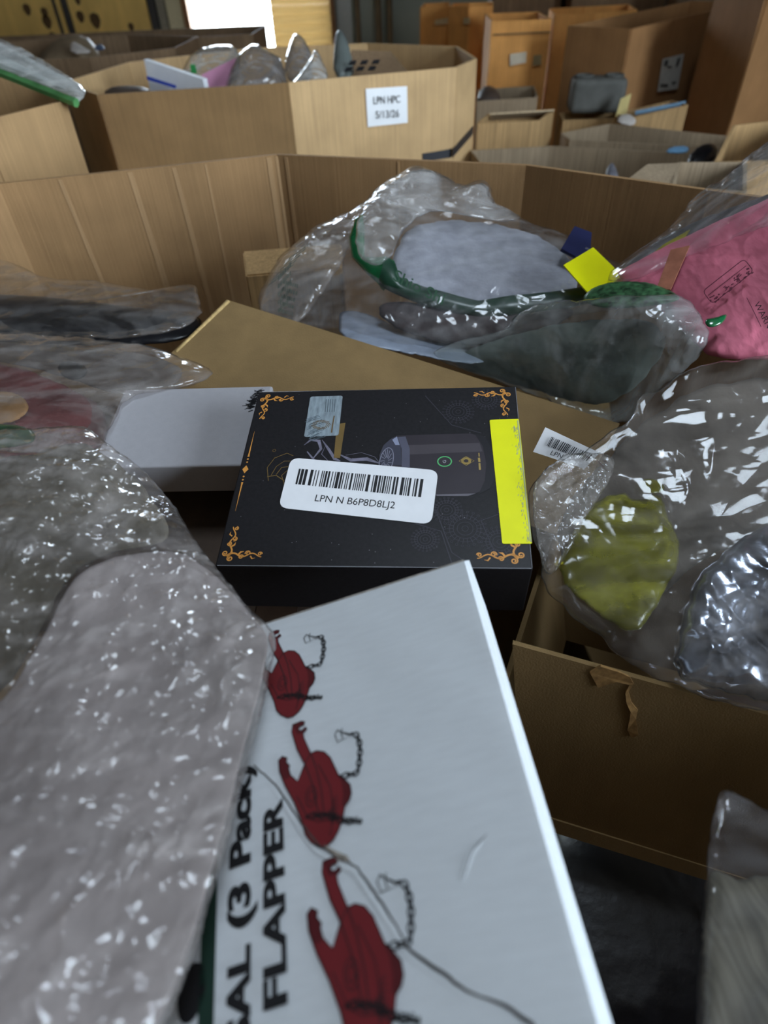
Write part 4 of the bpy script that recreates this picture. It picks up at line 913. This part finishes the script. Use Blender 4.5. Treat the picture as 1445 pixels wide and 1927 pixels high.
# front panel frame for the paper and strap
def panel_frame(a, b):
    e = b-a; e[2] = 0; e = e/np.linalg.norm(e); n_ = np.array([e[1], -e[0], 0]); n_ = n_ if n_ @ (CAM-a) > 0 else -n_
    return e, n_
a, b = B[1], B[2]; e, n_ = panel_frame(a.copy(), b.copy())
def hit(x, y, off): d = ray(x, y); return CAM+d*((a-CAM) @ n_+off)/(d @ n_)
v, f = board([hit(692, 239, .008), hit(767, 231, .008), hit(766, 162, .008), hit(688, 167, .008)], .0006, 6, 6, .0004, 1)
pp_ = mesh('date_paper', v, f, solid('bright_paper', (.86, .87, .88), .6, .02), b_box); pp_['label'] = 'white paper lettered LPN HPC 5/13/26'
o_, ex = hit(704, 196, .010), None
Mt = Matrix(np.vstack([np.c_[e, [0, 0, 1], n_, hit(703, 198, .0105)], [0, 0, 0, 1]]).tolist())
def wall_text(s, x0, y0, x1, y1, hpx, parent, mat, bold=.02):
    F = Flat(); o2 = hit(x0, y0, .0105); e2 = hit(x1, y1, .0105); up = hit(x0, y0-hpx, .0105)
    v, f = text_mesh(s, bold); X = v[:, 0].max()-v[:, 0].min(); L = e2-o2; U = np.array([0, 0, 1.0])*np.linalg.norm(up-o2)
    mesh('lettering', [o2+L*(p[0]-v[:, 0].min())/X+U*p[1]/.70 for p in v], f, mat, parent)
M_gi = solid('grey_ink', (.10, .10, .10), .6)
wall_text('LPN HPC', 703, 196, 753, 193, 14, pp_, M_gi, .01); wall_text('5/13/26', 707, 223, 751, 220, 14, pp_, M_gi, .01)
def strap_pt(x, y, i):
    global a, n_
    a, b2 = B[i], B[i+1]; e3, n_ = panel_frame(a.copy(), b2.copy()); return hit(x, y, .008)
s0, s1 = strap_pt(795, 297, 1), strap_pt(850, 288, 1); s2, s3 = strap_pt(852, 288, 2), strap_pt(890, 245, 2)
M_strap = solid('black_strap', (.02, .02, .025), .4, .1)
for p, q_ in ((s0, s1), (s2, s3)):
    d = np.array([0, 0, .012]); v, f = board([p-d, q_-d, q_+d, p+d], .0015, 4, 2); mesh('strap', v, f, M_strap, b_box)
# goods sticking out of it
def slabpx(name, label, cat, pts, depth, th, mat, parent=None):
    v, f = board([Yp(x, y, depth+dd) for x, y, dd in pts], th, 6, 4, .001, 3)
    o = mesh(name, v, f, mat, parent)
    return tag(o, label, cat) if label else o
ml = slabpx('padded_mailer', 'white padded mailer with a blue stripe poking out of the tan pallet box', 'mailer', [(290, 185, .1), (392, 178, 0), (386, 148, 0), (275, 111, .1)], 2.28, .02, solid('white_mailer', (.80, .82, .86), .5, .03))
slabpx('blue_stripe', None, None, [(278, 150, .075), (330, 166, .04), (332, 161, .04), (277, 143, .075)], 2.26, .004, solid('blue_ink', (.03, .06, .35), .5), ml)
def tuft(name, label, cat, outline, y, tf, mat, seed, **kw):
    c = np.array(outline, float); q_ = Yp(*c.mean(0), y); d = float(-(RC.T @ (q_-CAM))[2])
    return soft(name, label, cat, outline, [(c[:, 0].min(), c[:, 1].min(), d), (c[:, 0].max(), c[:, 1].min(), d), (c[:, 0].mean(), c[:, 1].max(), d*.985)], tf, tf, mat, n=80, m=18, seed=seed, round_=1, **kw)
GREYP = film('grey_poly_film', (.75, .75, .75), haze=.5, hcol=(.45, .43, .43), bump=.5, bscale=18)
tuft('poly_bag', 'clear bag with a green corner behind the white mailer', 'plastic bag', [(335, 165), (345, 125), (365, 95), (400, 85), (440, 84), (455, 110), (440, 165)], 2.5, .06, film('clear_far', haze=.35, hcol=(.7, .7, .68), bump=.5, bscale=18), 91, wr=.02, cell=.08, wr2=.006)
slabpx('green_card', 'small green card in the clear bag behind the white mailer', 'card', [(360, 138, 0), (371, 138, 0), (367, 121, 0), (358, 121, 0)], 2.4, .004, solid('green_card', (.02, .20, .05), .5))
slabpx('pink_mailer', 'pink mailer between the white mailer and the grey bags', 'mailer', [(388, 180, 0), (425, 178, 0), (445, 110, .05), (380, 142, .02)], 2.35, .012, solid('pink_mailer', (.50, .22, .34), .5, .06))
tuft('poly_bag', 'grey translucent poly bag in the middle of the tan pallet box', 'plastic bag', [(420, 180), (432, 130), (455, 95), (480, 80), (505, 95), (530, 110), (545, 175)], 2.35, .08, GREYP, 92, wr=.02, cell=.08, wr2=.005)
tuft('poly_bag', 'peaked grey poly bag behind the shiny bag', 'plastic bag', [(530, 150), (545, 80), (556, 60), (572, 72), (590, 110), (585, 160)], 2.5, .06, GREYP, 93, wr=.02, cell=.07, wr2=.005)
tuft('poly_bag', 'shiny pointed clear bag at the front rim of the tan pallet box', 'plastic bag', [(540, 165), (565, 140), (585, 110), (594, 88), (604, 110), (618, 140), (612, 160)], 2.2, .04, film('clear_far', haze=.35), 94, wr=.02, cell=.06, wr2=.006)
tuft('grey_pouch', 'upright dark grey pouch with green edge in the tan pallet box', 'pouch', [(626, 150), (630, 70), (636, 54), (646, 58), (660, 95), (668, 150)], 2.5, .03, solid('grey_green_pouch', (.13, .15, .14), .4, .3, 12, spec=.5), 95, wr=.01, cell=.06, wr2=0)
pc = slabpx('printed_carton', 'dark brown carton flap with black printed slots in the tan pallet box', 'carton', [(640, 160, 0), (770, 140, .05), (735, 98, .15), (662, 96, .10)], 2.42, .01, cardboard('dark_kraft', (.20, .13, .075)))
for i in range(3):
    for j in range(2): slabpx('slot_print', None, None, [(655+i*22-j*7, 122+j*12-i*1, .02), (668+i*22-j*7, 121+j*12-i*1, .02), (671+i*22-j*7, 114+j*12-i*1, .03), (659+i*22-j*7, 115+j*12-i*1, .03)], 2.365, .003, INK, pc)
tuft('dark_bag', 'dark bag lump in the left part of the tan pallet box', 'plastic bag', [(190, 190), (200, 165), (240, 160), (280, 165), (290, 185)], 2.35, .06, solid('dark_brown_poly', (.07, .05, .04), .5, .3, 10), 96, wr=.02, cell=.07, wr2=0)
# left pallet box and what lies on it
L0, L1 = Zp(120, 189, 1.25), Zp(-40, 229, 1.25)
lx = [L0, L1, np.array([-1.05, 1.05, 1.25]), np.array([-1.55, 1.2, 1.25]), np.array([-1.65, 1.65, 1.25]), np.array([-1.2, 2.0, 1.25]), np.array([-.80, 1.95, 1.25])]
carton('pallet_box', 'tan pallet box cut off by the left edge, under the long wrapped roll', 'pallet box', lx, 0.0, cardboard('kraft_board_warm', (.40, .25, .12), flute=300, streak=.1), th=.009, wav=.0015)
r0, r1 = Yp(-30, 80, 1.72), Yp(150, 168, 1.55)
rl = empty('wrapped_slab', 'long white slab in clear film with a green edge lying across the left pallet box', 'slab', r1)
q4 = [Yp(-40, 112, 1.62), Yp(142, 184, 1.52), Yp(156, 170, 1.60), Yp(-40, 66, 1.76)]
v, f = board(q4, .022, 16, 4, .002, 3); mesh('slab_core', v, f, solid('white_roll', (.50, .53, .52), .35, .2, 12), rl)
pillow('slab_film', [(-50, 60), (20, 78), (90, 118), (165, 168), (152, 188), (80, 160), (10, 132), (-50, 116)], [(-50, 60, 1.33), (165, 168, 1.235), (150, 188, 1.22), (-50, 116, 1.27)], .02, .03, film('clear_far', haze=.35), rl, n=120, m=20, wr=.012, cell=.05, wr2=.004, seed=98, round_=1)
v, f = tube([q4[0]+[0, -.004, -.008], q4[1]+[0, -.004, -.008]], .009, 6); mesh('green_edge', v, f, solid('green_line', (.10, .30, .10), .5), rl)
# pallet box further back on the left
C0 = [np.array([-1.75, 3.25, 1.18]), np.array([-1.15, 3.2, 1.18]), np.array([-.85, 3.45, 1.18]), np.array([-.85, 4.0, 1.18]), np.array([-1.3, 4.3, 1.18]), np.array([-2.0, 4.2, 1.18]), np.array([-2.2, 3.7, 1.18])]
carton('pallet_box', 'dim brown pallet box standing behind the wrapped roll', 'pallet box', C0, 0.0, cardboard('dark_kraft', (.20, .13, .075)), th=.01)
C1 = [np.array([-3.2, 4.6, 1.12]), np.array([-1.9, 4.7, 1.12]), np.array([-.7, 4.9, 1.12]), np.array([-.7, 5.6, 1.12]), np.array([-3.2, 5.6, 1.12])]
carton('pallet_box', 'long brown pallet box in front of the plywood wall', 'pallet box', C1, 0.0, cardboard('dark_kraft', (.20, .13, .075)), th=.01)
tuft('poly_bag', 'brown and white bag heap before the plywood wall', 'plastic bag', [(60, 130), (90, 85), (125, 65), (160, 66), (185, 92), (190, 120)], 4.0, .10, solid('brown_poly', (.22, .16, .10), .5, .4, 6), 97, wr=.03, cell=.12, wr2=0)
tuft('paper_scrap', 'crumpled white paper before the plywood wall', 'paper', [(132, 102), (134, 76), (150, 84), (178, 100)], 3.8, .02, solid('white_scrap', (.55, .5, .46), .6, .1), 98, wr=.01, cell=.05, wr2=0)
tuft('blue_scrap', 'small blue crumpled scrap before the plywood wall', 'plastic scrap', [(176, 94), (182, 82), (194, 84), (198, 95)], 3.8, .02, solid('blue_scrap', (.06, .09, .16), .5, .3), 99, wr=.01, cell=.05, wr2=0)
# tall pallet boxes at the right back
TZ = lambda l: [Yp(x, y, yy) for x, y, yy in l]
def tall(label, front, back, mat, name='pallet_box', zb=0.0):
    r_ = TZ(front)+[np.array([r_[0]+bx_, r_[1]+by_, r_[2]]) for r_, (bx_, by_) in zip(TZ(front)[::-1], back[::-1])]
    return carton(name, label, 'pallet box', r_, zb, mat, th=.01, wav=.003), r_
t1, _ = tall('narrow brown pallet box furthest left in the rear row', [(792, 14, 4.75), (843, 11, 4.7)], [(.05, .4), (.05, .4)], KRAFT2)
t2, _ = tall('tall orange brown pallet box with a folded corner in the rear row', [(846, 12, 4.35), (884, 12, 4.2), (926, 10, 4.35)], [(.05, .3), (.05, .35), (.05, .3)], KRAFT2)
t3, _ = tall('brown pallet box with two small pale labels in the rear row', [(925, 40, 3.6), (1036, 36, 3.55)], [(.05, .5), (.05, .5)], KRAFT2)
t4, _ = tall('brown pallet box with a vertical fold right of the two small labels', [(1047, 28, 4.05), (1118, 25, 3.95), (1198, 18, 4.2)], [(.08, .5), (.08, .5), (.1, .45)], KRAFT2)
t5, _ = tall('big dark brown pallet box with a grey shipping label', [(1188, 54, 3.1), (1412, 4, 3.7)], [(-.19, .24), (-.19, .24)], cardboard('kraft_deep_brown', (.33, .17, .07), streak=.1))
t6, _ = tall('dark brown pallet box cut off by the right edge', [(1444, -8, 2.75), (1640, -40, 3.0)], [(.02, .45), (.02, .45)], cardboard('kraft_deep_brown', (.27, .145, .065)))
def tape_label(parent, quad, fr, mat, name='label_sheet', off=.012):
    global a, n_
    A_, B_ = TZ(fr); a = A_; e3, n_ = panel_frame(A_.copy(), B_.copy())
    v, f = board([hit(x, y, off) for x, y in quad], .001, 3, 3); return mesh(name, v, f, mat, parent)
M_dull = solid('dull_label', (.58, .50, .38), .6, .1)
fr3 = [(925, 40, 3.6), (1036, 36, 3.55)]
tape_label(t3, [(959, 124), (990, 118), (991, 97), (960, 102)], fr3, M_dull); tape_label(t3, [(1002, 124), (1018, 122), (1019, 103), (1004, 104)], fr3, solid('olive_label', (.34, .26, .13), .6, .1))
tape_label(t3, [(928, 67), (1036, 62), (1036, 59), (928, 64)], fr3, solid('crease_brown', (.16, .09, .04), .8), 'lid_crease')
fr5 = [(1188, 54, 3.1), (1412, 4, 3.7)]
sl = tape_label(t5, [(1237, 173), (1275, 167), (1287, 101), (1247, 111)], fr5, solid('shipping_label', (.55, .56, .52), .6, .08, 30)); sl['label'] = 'grey white shipping label with dark marks'
for qd in ([(1249, 124), (1256, 123), (1258, 112), (1251, 114)], [(1271, 126), (1277, 122), (1281, 108), (1275, 110)], [(1256, 128), (1264, 127), (1264, 124), (1257, 125)], [(1242, 163), (1256, 164), (1257, 158), (1243, 158)], [(1264, 158), (1271, 157), (1272, 153), (1265, 154)]):
    tape_label(sl, qd, fr5, solid('label_mark', (.10, .10, .10), .6), 'label_mark', .0145)
fr2 = [(884, 12, 4.2), (926, 10, 4.35)]
M_tape = solid('shiny_tape', (.60, .45, .25), .25, .1, spec=.7)
tape_label(t2, [(872, 46), (884, 45), (884, 33), (872, 34)], [(846, 12, 4.35), (884, 12, 4.2)], M_tape, 'tape'); tape_label(t1, [(818, 47), (843, 45), (843, 33), (818, 38)], [(792, 14, 4.75), (843, 11, 4.7)], M_tape, 'tape')
# dim stock behind the rear row
for k, (fr, lb_) in enumerate([([(930, -40, 5.4), (1060, -45, 5.4)], 'dim brown carton stack behind the two label box'), ([(1080, -30, 5.2), (1260, -40, 5.2)], 'dim dark carton stack behind the folded box'), ([(1320, -60, 4.6), (1500, -80, 4.6)], 'dim dark carton stack behind the shipping label box')]):
    tall(lb_, fr, [(.05, .5), (.05, .5)], cardboard('dark_kraft', (.20, .13, .075)))
# low open cartons in the middle distance on the right
def low(label, rim, mat, zb=.0, flaps=(), name='open_carton'): return carton(name, label, 'carton', rim, zb, mat, th=.007, wav=.002, flaps=flaps)
z1 = .95
low('open grey brown carton just beyond our back rim, right of centre', [Zp(886, 283, z1), Zp(1034, 275, z1), Zp(1300, 288, z1), np.array([.98, 2.0, z1]), np.array([.86, 1.88, z1]), np.array([.5, 1.75, z1]), np.array([.38, 1.95, z1])], KRAFT3)
low('small open carton with a pale left side in the right middle distance', [Zp(1058, 250, z1), Zp(1147, 233, z1), Zp(1386, 258, z1), np.array([1.26, 2.22, z1]), np.array([.72, 2.47, z1])], KRAFT3)
z2 = 1.02
low('open carton with a pale top flap beside the tan pallet box', [Zp(899, 232, z2), Zp(1016, 226, z2), Zp(1042, 207, z2), Zp(920, 214, z2)], KRAFT)
low('grey brown carton below the two label box', [Yp(898, 190, 3.15), Yp(1010, 183, 3.1), Yp(1010, 183, 3.1)+xy(.05, .3), Yp(898, 190, 3.15)+xy(.05, .3)], KRAFT3)
c_ = low('tan carton with a bluish rim below the shipping label', [Yp(1184, 222, 2.75), Yp(1293, 197, 2.70), Yp(1293, 197, 2.70)+xy(-.02, .1), Yp(1184, 222, 2.75)+xy(-.02, .1)], KRAFT)
r_ = TZ([(1195, 213, 2.78), (1290, 194, 2.73)]); v, f = tube([r_[0], r_[1]], .008, 6); mesh('blue_edge', v, f, solid('blue_tape', (.18, .30, .42), .4), c_)
# grey moulded tray with a yellowish tag on a brown carton
ca = low('brown carton carrying the grey moulded tray', [Yp(1060, 226, 2.95), Yp(1176, 222, 2.9), Yp(1176, 222, 2.9)+xy(.02, .15), Yp(1060, 226, 2.95)+xy(.02, .15)], KRAFT)
p0, p1 = Yp(1070, 220, 2.95), Yp(1172, 216, 2.92)
tr_ = empty('moulded_tray', 'dark grey moulded tray on a brown carton below the fold box', 'tray', (p0+p1)/2)
Ls = np.linalg.norm(p1-p0); Mt2 = Matrix.Translation(Vector((p0+p1)/2)+Vector((.01, .07, .125))) @ Matrix.Rotation(math.atan2(p1[1]-p0[1], p1[0]-p0[0]), 4, 'Z')
tr_.matrix_world = Mt2
M_tray = solid('grey_tray', (.10, .10, .09), .6, .2, 20)
mesh('tray_body', *rbox(Ls, .13, .12, .02, 3), M_tray, tr_, local=True)
for dx in (-.06, .06):
    V_ = []; 
    v, f = tube([(dx+.035*math.cos(t), .035*math.sin(t), .002) for t in np.linspace(0, 6.28, 14)], .006, 6); mesh('tray_ring', v, f, M_tray, tr_, local=True)
v, f = board([Yp(1158, 220, 2.83), Yp(1178, 216, 2.83), Yp(1188, 176, 2.86), Yp(1168, 186, 2.86)], .004, 3, 3); tag(mesh('cardboard_tag', v, f, solid('pale_yellow_card', (.55, .44, .18), .7, .08)), 'pale yellow cardboard tab standing beside the grey tray', 'cardboard')
tuft('paper_scrap', 'crumpled white paper below the yellow tab', 'paper', [(1160, 232), (1165, 216), (1185, 214), (1198, 225), (1192, 238)], 2.75, .02, solid('white_scrap', (.55, .5, .46)), 101, wr=.01, cell=.04, wr2=0)
v, f = board([Zp(922, 226, 1.0), Zp(1030, 219, 1.0), Zp(1043, 207, 1.03), Zp(922, 214, 1.03)], .005, 5, 3, .001, 2); tag(mesh('pale_flap', v, f, cardboard('kraft_pale', (.50, .38, .24))), 'pale flap lying on the carton beside the tan pallet box', 'cardboard')
# right-hand cartons
low('open brown carton at the right edge with a raised pale flap', [Zp(1345, 305, 1.05), Zp(1382, 236, 1.05), Zp(1500, 222, 1.05), Zp(1500, 300, 1.05)], KRAFT, flaps=())
dk = low('dark open carton right beyond our back rim near the right edge', [Zp(1268, 352, 1.1), Zp(1278, 306, 1.1), Zp(1400, 305, 1.1), Zp(1400, 360, 1.1)], KRAFT3)
v, f = board([Yp(1172, 346, 1.36), Yp(1266, 356, 1.30), Yp(1278, 309, 1.46), Yp(1218, 311, 1.46)], .005, 5, 5, .001, 3); mesh('flap', v, f, KRAFT3, dk)
tuft('black_bag_or_filler', 'black crumpled bag between the cartons at the right', 'plastic bag', [(1290, 312), (1300, 285), (1330, 268), (1352, 275), (1345, 305), (1320, 318)], 1.95, .04, solid('black_poly', (.006, .006, .008)), 102, wr=.012, cell=.05, wr2=0)
tuft('blue_packet', 'light blue packet in the open carton beyond the rim', 'packet', [(1250, 288), (1262, 276), (1295, 274), (1296, 286), (1280, 290)], 2.05, .02, solid('light_blue_poly', (.16, .33, .52), .4, .1), 103, wr=.006, cell=.04, wr2=0)
tuft('bottle_bag', 'small black and white bagged item in the open carton beyond the rim', 'packet', [(1137, 345), (1140, 318), (1152, 303), (1160, 318), (1168, 345)], 1.9, .03, solid('black_white_print', (.12, .12, .14), .4, .9, 14), 104, wr=.008, cell=.04, wr2=0)
tuft('brown_bag', 'dark brown bag lump beside the tan pallet box', 'plastic bag', [(895, 195), (905, 165), (925, 160), (940, 175), (945, 195)], 3.3, .06, solid('dark_brown_poly', (.07, .05, .04)), 105, wr=.02, cell=.07, wr2=0)
